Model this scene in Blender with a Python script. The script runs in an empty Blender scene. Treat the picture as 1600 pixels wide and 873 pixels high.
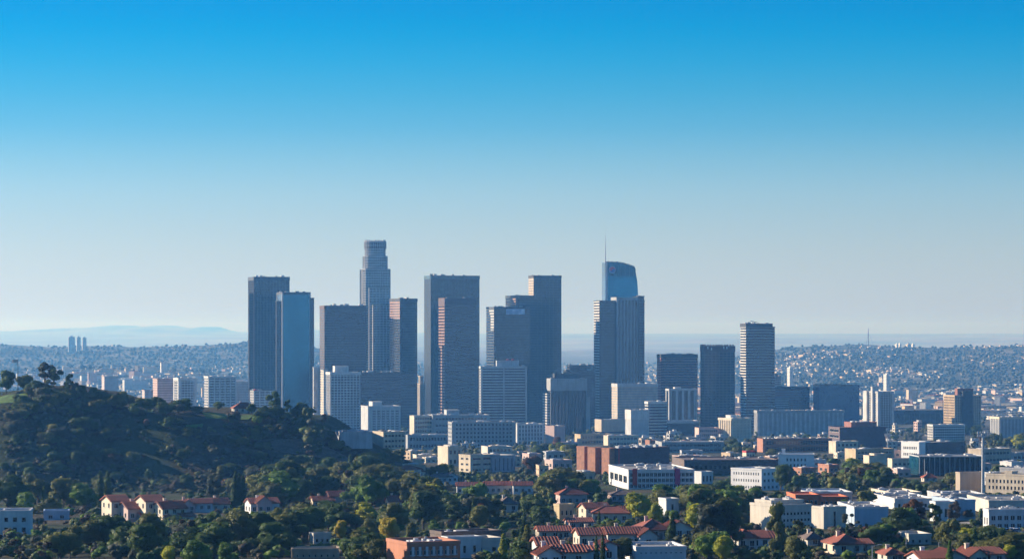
import bpy, math, random
import numpy as np
from mathutils import Vector, Matrix
R = math.radians
scene = bpy.context.scene
col = scene.collection
rng = random.Random(7)
# ------------------------------------------------------------------ camera, sky, sun, exposure
F, HY, H = 4537.0, 520.0, 172.0          # focal length in photo pixels, horizon row, eye height
cam = bpy.data.cameras.new('camera'); camo = bpy.data.objects.new('camera', cam); col.objects.link(camo)
camo.location = (0, 0, H); camo.rotation_euler = (R(90), 0, 0)
cam.sensor_width = 36; cam.lens = 36*F/1600; cam.shift_y = (HY-436.5)/1600
cam.clip_start = 1; cam.clip_end = 120000
scene.camera = camo
SUN_EL, SUN_B = 19.5, 22.0               # sun height, and its swing behind the scene from due left
SUNV = Vector((-math.cos(R(SUN_B))*math.cos(R(SUN_EL)), math.sin(R(SUN_B))*math.cos(R(SUN_EL)), math.sin(R(SUN_EL))))
w = bpy.data.worlds.new('World'); scene.world = w; w.use_nodes = True
nt = w.node_tree; bg = nt.nodes['Background']
sky = nt.nodes.new('ShaderNodeTexSky'); sky.sky_type = 'NISHITA'; sky.sun_disc = False
sky.sun_elevation = R(SUN_EL); sky.sun_rotation = math.atan2(SUNV.x, SUNV.y)
sky.altitude = 0; sky.air_density = 1.0; sky.dust_density = 0.3; sky.ozone_density = 3.0
# sky tint: pale horizon to saturated blue, then whitened overhead to lift shaded walls
tc_ = nt.nodes.new('ShaderNodeTexCoord'); sx_ = nt.nodes.new('ShaderNodeSeparateXYZ'); nt.links.new(tc_.outputs['Generated'], sx_.inputs[0])
mr_ = nt.nodes.new('ShaderNodeMapRange'); mr_.inputs['From Max'].default_value = 1.0; nt.links.new(sx_.outputs['Z'], mr_.inputs['Value'])
rp_ = nt.nodes.new('ShaderNodeValToRGB'); rp_.color_ramp.interpolation = 'LINEAR'
SKY_TINT = [(0.0, (0.825, 1.058, 1.713)), (0.0089, (0.827, 1.0, 1.617)), (0.0265, (0.778, 0.927, 1.369)), (0.0375, (0.708, 0.888, 1.286)), (0.0485, (0.619, 0.868, 1.252)), (0.0595, (0.456, 0.809, 1.197)), (0.0705, (0.27, 0.735, 1.16)), (0.0815, (0.15, 0.69, 1.125)), (0.0926, (0.06, 0.65, 1.11)), (0.1036, (0.005, 0.6, 1.09)), (0.1124, (0.0, 0.55, 1.07)), (0.125, (0, 0.5, 1.05)), (0.32, (0.14, 0.58, 1.05)), (1.0, (0.26, 0.68, 1.05))]
rp_.color_ramp.elements.remove(rp_.color_ramp.elements[1])
for i_, (p_, c_) in enumerate(SKY_TINT):
    e_ = rp_.color_ramp.elements[0] if i_ < 1 else rp_.color_ramp.elements.new(p_)
    e_.position = p_; e_.color = (*[v_*0.5 for v_ in c_], 1)
nt.links.new(mr_.outputs[0], rp_.inputs['Fac'])
mu_ = nt.nodes.new('ShaderNodeVectorMath'); mu_.operation = 'MULTIPLY'; nt.links.new(sky.outputs[0], mu_.inputs[0]); nt.links.new(rp_.outputs['Color'], mu_.inputs[1])
sc_ = nt.nodes.new('ShaderNodeVectorMath'); sc_.operation = 'SCALE'; sc_.inputs['Scale'].default_value = 2.0; nt.links.new(mu_.outputs[0], sc_.inputs[0])
nt.links.new(sc_.outputs[0], bg.inputs['Color'])
bg.inputs['Strength'].default_value = 0.072
sl = bpy.data.lights.new('sun', 'SUN'); sl.energy = 5.0; sl.angle = R(0.53); sl.color = (1.0, 0.86, 0.68)
so = bpy.data.objects.new('sun', sl); col.objects.link(so); so.rotation_euler = SUNV.to_track_quat('Z', 'Y').to_euler(); so.location = (0, 0, 500)
scene.view_settings.view_transform = 'Standard'; scene.view_settings.look = 'None'
scene.view_settings.exposure = 0.78; scene.view_settings.gamma = 1.0
scene.cycles.max_bounces = 5; scene.cycles.volume_bounces = 0; scene.cycles.use_denoising = True
try: scene.cycles.denoising_input_passes = 'RGB_ALBEDO'
except Exception: pass
HAZE_COL = (0.14, 0.43, 0.95); HAZE_DENS = 6.8e-5; HAZE_G = 0.35

# ------------------------------------------------------------------ materials
MATS = {}
def _nodes(name):
    m = bpy.data.materials.new(name); m.use_nodes = True
    return m, m.node_tree, m.node_tree.nodes['Principled BSDF']
def wall_mat(name, c, rough=0.8, var=0.18, scale=0.12, bump=0.15, c2=None, streak=True):
    """painted or stone wall: cloudy tone, rain streaks, fine grain, in the object's own coordinates"""
    if name in MATS: return MATS[name]
    m, t, b = _nodes(name); N, L = t.nodes.new, t.links.new
    tc = N('ShaderNodeTexCoord'); n1 = N('ShaderNodeTexNoise'); n1.inputs['Scale'].default_value = scale; n1.inputs['Detail'].default_value = 6
    L(tc.outputs['Object'], n1.inputs['Vector'])
    mp = N('ShaderNodeMapping'); mp.inputs['Scale'].default_value = (0.6, 0.6, 0.05) if streak else (0.5, 0.5, 0.5)
    L(tc.outputs['Object'], mp.inputs['Vector'])
    n2 = N('ShaderNodeTexNoise'); n2.inputs['Scale'].default_value = 1.3; n2.inputs['Detail'].default_value = 4; L(mp.outputs[0], n2.inputs['Vector'])
    ad = N('ShaderNodeMath'); ad.operation = 'ADD'; L(n1.outputs['Fac'], ad.inputs[0]); L(n2.outputs['Fac'], ad.inputs[1])
    oi = N('ShaderNodeObjectInfo')
    rp = N('ShaderNodeValToRGB'); e = rp.color_ramp.elements
    d = c2 or tuple(x*(1-2*var) for x in c)
    e[0].position = 0.32; e[0].color = (*d, 1); e[1].position = 0.68; e[1].color = (*[min(1, x*(1+var*0.6)) for x in c], 1)
    hf = N('ShaderNodeMath'); hf.operation = 'MULTIPLY'; hf.inputs[1].default_value = 0.5; L(ad.outputs[0], hf.inputs[0]); L(hf.outputs[0], rp.inputs['Fac'])
    L(rp.outputs['Color'], b.inputs['Base Color']); b.inputs['Roughness'].default_value = rough
    if bump:
        bp = N('ShaderNodeBump'); bp.inputs['Strength'].default_value = bump; bp.inputs['Distance'].default_value = 0.2
        n3 = N('ShaderNodeTexNoise'); n3.inputs['Scale'].default_value = 1.5; n3.inputs['Detail'].default_value = 5; L(tc.outputs['Object'], n3.inputs['Vector'])
        L(n3.outputs['Fac'], bp.inputs['Height']); L(bp.outputs[0], b.inputs['Normal'])
    MATS[name] = m; return m
def glass_mat(name, c, c2, cx=1.6, cz=2.0, metallic=0.0, rough=0.12, share=0.25):
    """curtain-wall glass: every pane its own tone (blinds, tints) and a slightly different tilt"""
    if name in MATS: return MATS[name]
    m, t, b = _nodes(name); N, L = t.nodes.new, t.links.new
    tc = N('ShaderNodeTexCoord'); dv = N('ShaderNodeVectorMath'); dv.operation = 'DIVIDE'; dv.inputs[1].default_value = (cx, cx, cz)
    L(tc.outputs['Object'], dv.inputs[0])
    fl = N('ShaderNodeVectorMath'); fl.operation = 'FLOOR'; L(dv.outputs[0], fl.inputs[0])
    wn = N('ShaderNodeTexWhiteNoise'); wn.noise_dimensions = '3D'; L(fl.outputs[0], wn.inputs['Vector'])
    rp = N('ShaderNodeValToRGB'); e = rp.color_ramp.elements
    e[0].position = 1-share; e[0].color = (*c, 1); e[1].position = 1.0; e[1].color = (*c2, 1)
    L(wn.outputs['Value'], rp.inputs['Fac'])
    ns = N('ShaderNodeTexNoise'); ns.inputs['Scale'].default_value = 0.03; ns.inputs['Detail'].default_value = 3; L(tc.outputs['Object'], ns.inputs['Vector'])
    mx = N('ShaderNodeMix'); mx.data_type = 'RGBA'; mx.blend_type = 'MULTIPLY'; mx.inputs['Factor'].default_value = 0.6
    rp2 = N('ShaderNodeValToRGB'); rp2.color_ramp.elements[0].position = 0.35; rp2.color_ramp.elements[0].color = (.55, .55, .55, 1); rp2.color_ramp.elements[1].position = 0.65
    L(ns.outputs['Fac'], rp2.inputs['Fac']); L(rp.outputs['Color'], mx.inputs['A']); L(rp2.outputs['Color'], mx.inputs['B'])
    L(mx.outputs['Result'], b.inputs['Base Color'])
    b.inputs['Metallic'].default_value = metallic; b.inputs['Roughness'].default_value = rough; b.inputs['IOR'].default_value = 1.5
    nm = N('ShaderNodeVectorMath'); nm.operation = 'SUBTRACT'; nm.inputs[1].default_value = (.5, .5, .5); L(wn.outputs['Color'], nm.inputs[0])
    sc = N('ShaderNodeVectorMath'); sc.operation = 'SCALE'; sc.inputs['Scale'].default_value = 0.018; L(nm.outputs[0], sc.inputs[0])
    ge = N('ShaderNodeNewGeometry'); av = N('ShaderNodeVectorMath'); av.operation = 'ADD'; L(ge.outputs['Normal'], av.inputs[0]); L(sc.outputs[0], av.inputs[1])
    no = N('ShaderNodeVectorMath'); no.operation = 'NORMALIZE'; L(av.outputs[0], no.inputs[0]); L(no.outputs[0], b.inputs['Normal'])
    MATS[name] = m; return m
def leaf_mat(name, c, c2):
    if name in MATS: return MATS[name]
    m, t, b = _nodes(name); N, L = t.nodes.new, t.links.new
    at = N('ShaderNodeAttribute'); at.attribute_name = 'tone'
    oi = N('ShaderNodeObjectInfo')
    ad = N('ShaderNodeMath'); ad.operation = 'MULTIPLY_ADD'; ad.inputs[1].default_value = 0.35; ad.use_clamp = True
    L(oi.outputs['Random'], ad.inputs[0]); 
    sb = N('ShaderNodeMath'); sb.operation = 'SUBTRACT'; sb.inputs[1].default_value = 0.17; L(at.outputs['Fac'], sb.inputs[0]); L(sb.outputs[0], ad.inputs[2])
    rp = N('ShaderNodeValToRGB'); e = rp.color_ramp.elements; e[0].color = (*c, 1); e[1].color = (*c2, 1)
    L(ad.outputs[0], rp.inputs['Fac']); L(rp.outputs['Color'], b.inputs['Base Color'])
    b.inputs['Roughness'].default_value = 0.65; b.inputs['Specular IOR Level'].default_value = 0.25
    tr = N('ShaderNodeBsdfTranslucent'); L(rp.outputs['Color'], tr.inputs['Color'])
    ms = N('ShaderNodeMixShader'); ms.inputs[0].default_value = 0.42
    L(b.outputs[0], ms.inputs[1]); L(tr.outputs[0], ms.inputs[2]); L(ms.outputs[0], t.nodes['Material Output'].inputs['Surface'])
    MATS[name] = m; return m

# ------------------------------------------------------------------ mesh helpers
class MB:
    """collects boxes and polygons, then links them as ONE mesh object"""
    def __init__(s): s.v, s.f, s.mi = [], [], []
    def poly(s, pts, faces, mi=0):
        o = len(s.v); s.v += [tuple(p) for p in pts]; s.f += [tuple(o+i for i in f) for f in faces]; s.mi += [mi]*len(faces)
    def box(s, x0, x1, y0, y1, z0, z1, mi=0):
        s.poly([(x0,y0,z0),(x1,y0,z0),(x1,y1,z0),(x0,y1,z0),(x0,y0,z1),(x1,y0,z1),(x1,y1,z1),(x0,y1,z1)],
               [(0,3,2,1),(4,5,6,7),(0,1,5,4),(1,2,6,5),(2,3,7,6),(3,0,4,7)], mi)
    def prism(s, pts, z0, z1, mi=0):
        n = len(pts)
        s.poly([(x,y,z0) for x,y in pts]+[(x,y,z1) for x,y in pts],
               [tuple(range(n-1,-1,-1)), tuple(range(n,2*n))]+[(i,(i+1)%n,n+(i+1)%n,n+i) for i in range(n)], mi)
    def tube(s, p, q, r0, r1, n=6, mi=0):
        p, q = Vector(p), Vector(q); d = (q-p).normalized(); a = d.orthogonal().normalized(); b = d.cross(a)
        ring = lambda c, r: [c+(a*math.cos(2*math.pi*i/n)+b*math.sin(2*math.pi*i/n))*r for i in range(n)]
        s.poly(ring(p,r0)+ring(q,r1), [tuple(range(n-1,-1,-1)), tuple(range(n,2*n))]+[(i,(i+1)%n,n+(i+1)%n,n+i) for i in range(n)], mi)
    def mesh(s, name, mats):
        me = bpy.data.meshes.new(name); me.from_pydata(s.v, [], s.f)
        for m in (mats if isinstance(mats, (list, tuple)) else [mats]): me.materials.append(m)
        if any(s.mi): me.polygons.foreach_set('material_index', s.mi)
        me.update(); return me
    def build(s, name, mats, parent=None, kind=None, label=None):
        return link(name, s.mesh(name, mats), parent, kind, label)
def link(name, me, parent=None, kind=None, label=None, loc=None):
    o = bpy.data.objects.new(name, me); col.objects.link(o)
    if parent: o.parent = parent
    if kind: o['kind'] = kind
    if label: o['label'] = label
    if loc: o.location = loc
    return o
def thing(name, label, cat, loc=(0,0,0), rz=0, group=None):
    o = bpy.data.objects.new(name, None); col.objects.link(o); o.empty_display_size = 2
    o.location = loc; o.rotation_euler = (0,0,rz); tag(o, label, cat, group); return o
def tag(o, label, cat, group=None):
    if label: o['label'] = label
    o['category'] = cat
    if group: o['group'] = group
    return o

# ------------------------------------------------------------------ terrain
def sstep(a, b, x):
    t = np.clip((x-a)/(b-a), 0, 1); return t*t*(3-2*t)
_tab = np.random.RandomState(3).rand(256, 256)
def vnoise(x, y):
    xi, yi = np.floor(x).astype(int), np.floor(y).astype(int); fx, fy = x-xi, y-yi
    fx, fy = fx*fx*(3-2*fx), fy*fy*(3-2*fy)
    g = lambda i, j: _tab[(xi+i) % 256, (yi+j) % 256]
    return (g(0,0)*(1-fx)+g(1,0)*fx)*(1-fy)+(g(0,1)*(1-fx)+g(1,1)*fx)*fy
def fbm(x, y, o=4):
    return sum(vnoise(x*2**k+17*k, y*2**k+5*k)*0.5**k for k in range(o))/(2-0.5**(o-1))
DROP = [(-400,12),(0,16),(300,40),(700,55),(750,58),(850,61),(1000,66),(1300,75.5),(1600,84),(2000,94),(2600,110),(3200,125),(4200,146),(5000,157),(6500,169),(8500,172),(90000,172)]
DX, DYv = [a for a, _ in DROP], [b for _, b in DROP]
CREST = [(-400,600),(-100,612),(0,620),(50,609),(85,606),(120,615),(180,631),(250,638),(330,643),(400,648),(450,654),(490,661),(520,674),(560,697),(600,719),(640,740),(690,765),(800,800)]
HD = 1625.0                               # the ridge of the near hill runs at this distance
CX = [(a-800)/F*HD for a, _ in CREST]; CZ = [H-(b-HY)/F*HD for _, b in CREST]
def zg(x, y):
    x = np.asarray(x, float); y = np.asarray(y, float)
    d = np.maximum(y, 1.0); px = 800+x/np.maximum(d, 300)*F
    z = H-np.interp(y, DX, DYv)
    # the near hill: steep face towards the eye, gullies, gentle back
    cz = np.interp(x, CX, CZ); wob = 60*(fbm(x/170.0, y*0+3.1)-.5)
    s = sstep(1495, HD, y+wob*.6)*(1-sstep(HD+60, 2050, y))
    sp = np.abs(2*fbm(x/150.0+y/330.0+2, y/500.0+9, 3)-1)*2.2                  # spurs and gullies run slantwise down the face
    g = 1+(0.34-0.62*np.clip(sp, 0, 1))*np.sin(np.pi*np.clip(s, 0, 1))
    z = z+np.maximum(cz-z, 0)*s*g+(fbm(x/28.0, y/28.0)-.5)*5*s
    # low rolling ground nearer
    z = z+(fbm(x/110.0+40, y/110.0)-.5)*5*sstep(600, 800, y)*(1-sstep(1500, 2600, y))*(1-s)
    # far ridges
    nz = fbm(x/900.0, y/1400.0); n2 = fbm(x/320.0+7, y/600.0)
    z = z+sstep(8300, 12600, y)*(1-sstep(13200, 17000, y))*sstep(930, 1330, px)*(95+35*nz+50*(n2-.5)*sstep(8300, 9500, y))
    z = z+sstep(6600, 8600, y)*(1-sstep(8800, 10500, y))*(1-sstep(250, 520, px))*(52+70*(nz-.5)+46*(n2-.4))
    z = z+sstep(9500, 12300, y)*(1-sstep(12400, 16000, y))*(1-sstep(380, 760, px))*(122+60*(nz-.5)+40*(n2-.5))
    z = z+sstep(32000, 52000, y)*(160+12*(fbm(x/4400.0, y*0)-.5))
    z = z+sstep(33000, 37000, y)*(1-sstep(37500, 42000, y))*sstep(300, 700, px)*(20+95*np.clip(fbm(x/1700.0+5, y*0+4)-.3, 0, 1)+18*(fbm(x/300.0, y*0+1)-.5))
    z = z+sstep(20000, 23000, y)*(1-sstep(23500, 27000, y))*(15+75*np.clip(fbm(x/1200.0+1, y*0+7)-.3, 0, 1)+14*(fbm(x/220.0, y*0+6)-.5))
    z = z+sstep(45000, 52000, y)*(1-sstep(330, 760, px))*np.clip(112+300*(fbm(x/2300.0+3, y*0+2)-.5)+110*(fbm(x/420.0, y*0+8)-.5), 15, 188)
    return z
def zg1(x, y): return float(zg(np.array([x]), np.array([y]))[0])
_tpx = np.arange(-64, 1668, 4.0); _td = np.geomspace(650, 52500, 1600)
_tz = zg((_tpx[:, None]-800)/F*_td[None, :], np.repeat(_td[None, :], len(_tpx), 0))
_tvis = -np.minimum.accumulate(HY+(H-_tz)*F/_td[None, :], axis=1)      # the row each stretch of ground shows at, made monotone
def at(px, py):
    """the point of the ground that the photo shows at a pixel"""
    c = min(max(int(round((px+64)/4)), 0), len(_tpx)-1)
    i = min(int(np.searchsorted(_tvis[c], -py)), len(_td)-1); d = float(_td[i])
    if i and i < len(_td)-1:
        v0, v1 = _tvis[c, i-1], _tvis[c, i]
        if v1 > v0: d = float(_td[i-1]+(_td[i]-_td[i-1])*min(1, max(0, (-py-v0)/(v1-v0))))
    x = (px-800)/F*d; fp = min(max((px+64)/4, 0), len(_tpx)-1.001); ip = int(fp); fp -= ip
    fd = min(max(math.log(d/650)/math.log(52500/650)*(len(_td)-1), 0), len(_td)-1.001); jd = int(fd); fd -= jd
    z = (_tz[ip, jd]*(1-fp)+_tz[ip+1, jd]*fp)*(1-fd)+(_tz[ip, jd+1]*(1-fp)+_tz[ip+1, jd+1]*fp)*fd
    return x, d, float(z)
def d_of(yb):
    ds = np.linspace(650, 9000, 4000); ys = HY+np.interp(ds, DX, DYv)*F/ds
    return float(ds[np.argmax(ys <= yb)])
def X(px, d): return (px-800)/F*d
def Z(py, d): return H-(py-HY)/F*d
def build_ground():
    ys = np.concatenate([np.linspace(-380, 650, 20)[:-1], np.arange(650, 1440, 16), np.arange(1440, 2010, 7), np.geomspace(2010, 54000, 215)])
    us = np.linspace(-1, 1, 421)
    XX = us[None, :]*(250+np.maximum(ys, 0)*0.235)[:, None]; YY = np.repeat(ys[:, None], len(us), 1)
    ZZ = zg(XX, YY); n, m = XX.shape
    v = np.stack([XX, YY, ZZ], -1).reshape(-1, 3)
    i = (np.arange(n-1)[:, None]*m+np.arange(m-1)[None, :]).reshape(-1)
    f = np.stack([i, i+1, i+m+1, i+m], -1)
    me = mesh_np('ground', v, f)
    me.polygons.foreach_set('use_smooth', [True]*len(f))
    me.materials.append(ground_mat())
    o = link('ground', me, kind='structure'); o['label'] = 'rolling city ground from near ravine to far ridges'
def mesh_np(name, v, f, tone=None):
    me = bpy.data.meshes.new(name); k = f.shape[1]
    me.vertices.add(len(v)); me.vertices.foreach_set('co', np.ascontiguousarray(v, dtype=np.float32).ravel())
    me.loops.add(f.size); me.loops.foreach_set('vertex_index', np.ascontiguousarray(f, dtype=np.int32).ravel())
    me.polygons.add(len(f)); me.polygons.foreach_set('loop_start', np.arange(0, f.size, k, dtype=np.int32))
    if tone is not None:
        a = me.attributes.new('tone', 'FLOAT', 'POINT'); a.data.foreach_set('value', np.ascontiguousarray(tone, dtype=np.float32))
    me.update(calc_edges=True); me.validate(); return me
def ground_mat():
    m, t, b = _nodes('ground earth'); N, L = t.nodes.new, t.links.new
    ge = N('ShaderNodeNewGeometry')
    def noise(s, det=6):
        n = N('ShaderNodeTexNoise'); n.inputs['Scale'].default_value = s; n.inputs['Detail'].default_value = det; L(ge.outputs['Position'], n.inputs['Vector']); return n
    def ramp(src, p0, p1, c0=(0,0,0), c1=(1,1,1)):
        r = N('ShaderNodeValToRGB'); e = r.color_ramp.elements; e[0].position = p0; e[1].position = p1; e[0].color = (*c0,1); e[1].color = (*c1,1); L(src, r.inputs['Fac']); return r
    def mix(f, a, bb):
        x = N('ShaderNodeMix'); x.data_type = 'RGBA'; L(f, x.inputs['Factor']); L(a, x.inputs['A']); L(bb, x.inputs['B']); return x
    scrub = ramp(noise(.05).outputs['Fac'], .38, .62, (.022,.036,.016), (.058,.075,.032))
    dry = ramp(noise(.12).outputs['Fac'], .35, .7, (.05,.043,.028), (.12,.095,.06))
    m1 = mix(ramp(noise(.014, 8).outputs['Fac'], .47, .60).outputs['Color'], scrub.outputs['Color'], dry.outputs['Color'])
    # the town: grey paving and green yards beyond the hill
    sx = N('ShaderNodeSeparateXYZ'); L(ge.outputs['Position'], sx.inputs[0])
    mr = N('ShaderNodeMapRange'); mr.inputs['From Min'].default_value = 2000; mr.inputs['From Max'].default_value = 3200; L(sx.outputs['Y'], mr.inputs['Value'])
    town = ramp(noise(.02, 8).outputs['Fac'], .42, .62, (.035,.045,.025), (.16,.15,.14))
    m2 = mix(mr.outputs[0], m1.outputs['Result'], town.outputs['Color'])
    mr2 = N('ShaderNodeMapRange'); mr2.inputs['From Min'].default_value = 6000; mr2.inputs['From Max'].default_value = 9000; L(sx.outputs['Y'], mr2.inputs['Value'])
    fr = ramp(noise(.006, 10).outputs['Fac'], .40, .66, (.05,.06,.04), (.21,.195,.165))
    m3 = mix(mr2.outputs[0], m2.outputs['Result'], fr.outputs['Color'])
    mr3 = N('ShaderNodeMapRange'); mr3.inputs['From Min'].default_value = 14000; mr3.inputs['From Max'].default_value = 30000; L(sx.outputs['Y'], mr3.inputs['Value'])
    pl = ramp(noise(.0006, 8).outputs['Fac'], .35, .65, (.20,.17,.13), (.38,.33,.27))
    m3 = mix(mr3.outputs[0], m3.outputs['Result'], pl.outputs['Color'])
    L(m3.outputs['Result'], b.inputs['Base Color']); b.inputs['Roughness'].default_value = 0.95; b.inputs['Specular IOR Level'].default_value = .1
    bp = N('ShaderNodeBump'); bp.inputs['Strength'].default_value = .6; bp.inputs['Distance'].default_value = 1.0
    L(noise(.4, 8).outputs['Fac'], bp.inputs['Height']); L(bp.outputs[0], b.inputs['Normal'])
    return m
build_ground()
# ------------------------------------------------------------------ materials of the town
CW = wall_mat('white concrete', (.60,.59,.57)); CG = wall_mat('grey concrete', (.34,.35,.36)); CL = wall_mat('light grey concrete', (.47,.48,.49))
CB = wall_mat('beige stone', (.52,.43,.33)); CT = wall_mat('tan stucco', (.56,.42,.27)); CC = wall_mat('cream stucco', (.68,.58,.44))
GB = wall_mat('brown granite', (.10,.05,.046), rough=.65); GP = wall_mat('pink granite', (.36,.21,.17), rough=.5); GR = wall_mat('red granite', (.30,.11,.085), rough=.5)  # GP on tower sides is brown granite with the sunlit pink put in
GD = wall_mat('dark granite', (.02,.02,.026), rough=.65); GN = wall_mat('slate cladding', (.032,.042,.058), rough=.65)
BR = wall_mat('salmon brick', (.44,.20,.125), streak=False, scale=.4); BD = wall_mat('dark purple brick', (.14,.10,.115), streak=False, scale=.4)
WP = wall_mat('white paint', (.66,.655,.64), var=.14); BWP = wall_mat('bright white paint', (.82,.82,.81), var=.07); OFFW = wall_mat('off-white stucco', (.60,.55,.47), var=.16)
TERRA = wall_mat('terracotta stucco', (.46,.185,.105), var=.12); YEL = wall_mat('yellow stucco', (.60,.47,.28), var=.14); PINKW = wall_mat('rosy stucco', (.56,.40,.36), var=.12)
ROOFG = wall_mat('grey roof felt', (.30,.30,.30), var=.25, streak=False, scale=.25); ROOFW = wall_mat('pale roof coating', (.31,.31,.305), var=.3, streak=False, scale=.35)
ROOFB = wall_mat('brown roof felt', (.17,.125,.11), var=.25, streak=False, scale=.3); METAL = wall_mat('galvanised metal', (.55,.56,.57), rough=.45, streak=False)
DKM = wall_mat('dark metal', (.06,.06,.065), rough=.5, streak=False); ORNG = wall_mat('orange roof', (.62,.17,.07), var=.15, streak=False)
MAG = wall_mat('magenta panel', (.42,.02,.13), var=.08, rough=.5); REDP = wall_mat('red paint', (.50,.04,.04), var=.1); BLUW = wall_mat('pale blue paint', (.40,.50,.60), var=.12)  # BLUW: the cool shade on white walls put into their colour
BLUR = wall_mat('pale blue roof', (.42,.52,.62), var=.12, streak=False); TEALR = wall_mat('teal roof', (.06,.16,.20), var=.15, streak=False)
NV = glass_mat('navy glass', (.006,.013,.024), (.028,.046,.072), cx=4.5, cz=4.1); NB = glass_mat('brown black glass', (.014,.011,.016), (.045,.036,.038), cx=4.5, cz=4.1)
NT = glass_mat('teal glass', (.006,.055,.09), (.02,.11,.16), share=.2, cx=4.5, cz=4.1); NBL = glass_mat('blue mirror glass', (.002,.115,.26), (.006,.15,.33), cx=4.5, cz=4.1, metallic=.8, share=.3, rough=.1)
NBW = glass_mat('bright blue glass', (.001,.17,.40), (.004,.22,.48), cx=4.5, cz=4.1, metallic=.8, share=.3, rough=.1)
NBC = glass_mat('deep crown glass', (.001,.09,.20), (.004,.14,.28), cx=4.5, cz=4.1, metallic=.7)
NDB = glass_mat('deep blue glass', (.001,.085,.22), (.003,.11,.27), metallic=.2, share=.4)
NG = glass_mat('grey green glass', (.10,.15,.18), (.20,.27,.31), metallic=.45, share=.35, rough=.18)
PANE = glass_mat('window pane', (.02,.027,.035), (.14,.13,.12), cx=1.3, cz=1.4, share=.3, rough=.08)
PANED = glass_mat('dark window pane', (.012,.016,.022), (.05,.06,.07), cx=1.3, cz=1.4, share=.25, rough=.08)
def _tile_mat():
    m, t, b = _nodes('red roof tiles'); N, L = t.nodes.new, t.links.new
    tc = N('ShaderNodeTexCoord'); oi = N('ShaderNodeObjectInfo')
    n = N('ShaderNodeTexNoise'); n.inputs['Scale'].default_value = 3.0; n.inputs['Detail'].default_value = 5; L(tc.outputs['Object'], n.inputs['Vector'])
    n2 = N('ShaderNodeTexNoise'); n2.inputs['Scale'].default_value = .25; L(tc.outputs['Object'], n2.inputs['Vector'])
    ad = N('ShaderNodeMath'); ad.operation = 'MULTIPLY_ADD'; ad.inputs[1].default_value = .55; L(n2.outputs['Fac'], ad.inputs[0])
    m2 = N('ShaderNodeMath'); m2.operation = 'MULTIPLY'; m2.inputs[1].default_value = .45; L(n.outputs['Fac'], m2.inputs[0]); L(m2.outputs[0], ad.inputs[2])
    rp = N('ShaderNodeValToRGB'); e = rp.color_ramp.elements; e[0].position = .3; e[0].color = (.17,.05,.035,1); e[1].position = .7; e[1].color = (.40,.115,.065,1)
    L(ad.outputs[0], rp.inputs['Fac']); hs = N('ShaderNodeHueSaturation'); L(rp.outputs['Color'], hs.inputs['Color'])
    mr = N('ShaderNodeMapRange'); mr.inputs['To Min'].default_value = .75; mr.inputs['To Max'].default_value = 1.15; L(oi.outputs['Random'], mr.inputs['Value']); L(mr.outputs[0], hs.inputs['Value'])
    L(hs.outputs[0], b.inputs['Base Color']); b.inputs['Roughness'].default_value = .8; return m
TILE = _tile_mat()

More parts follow.
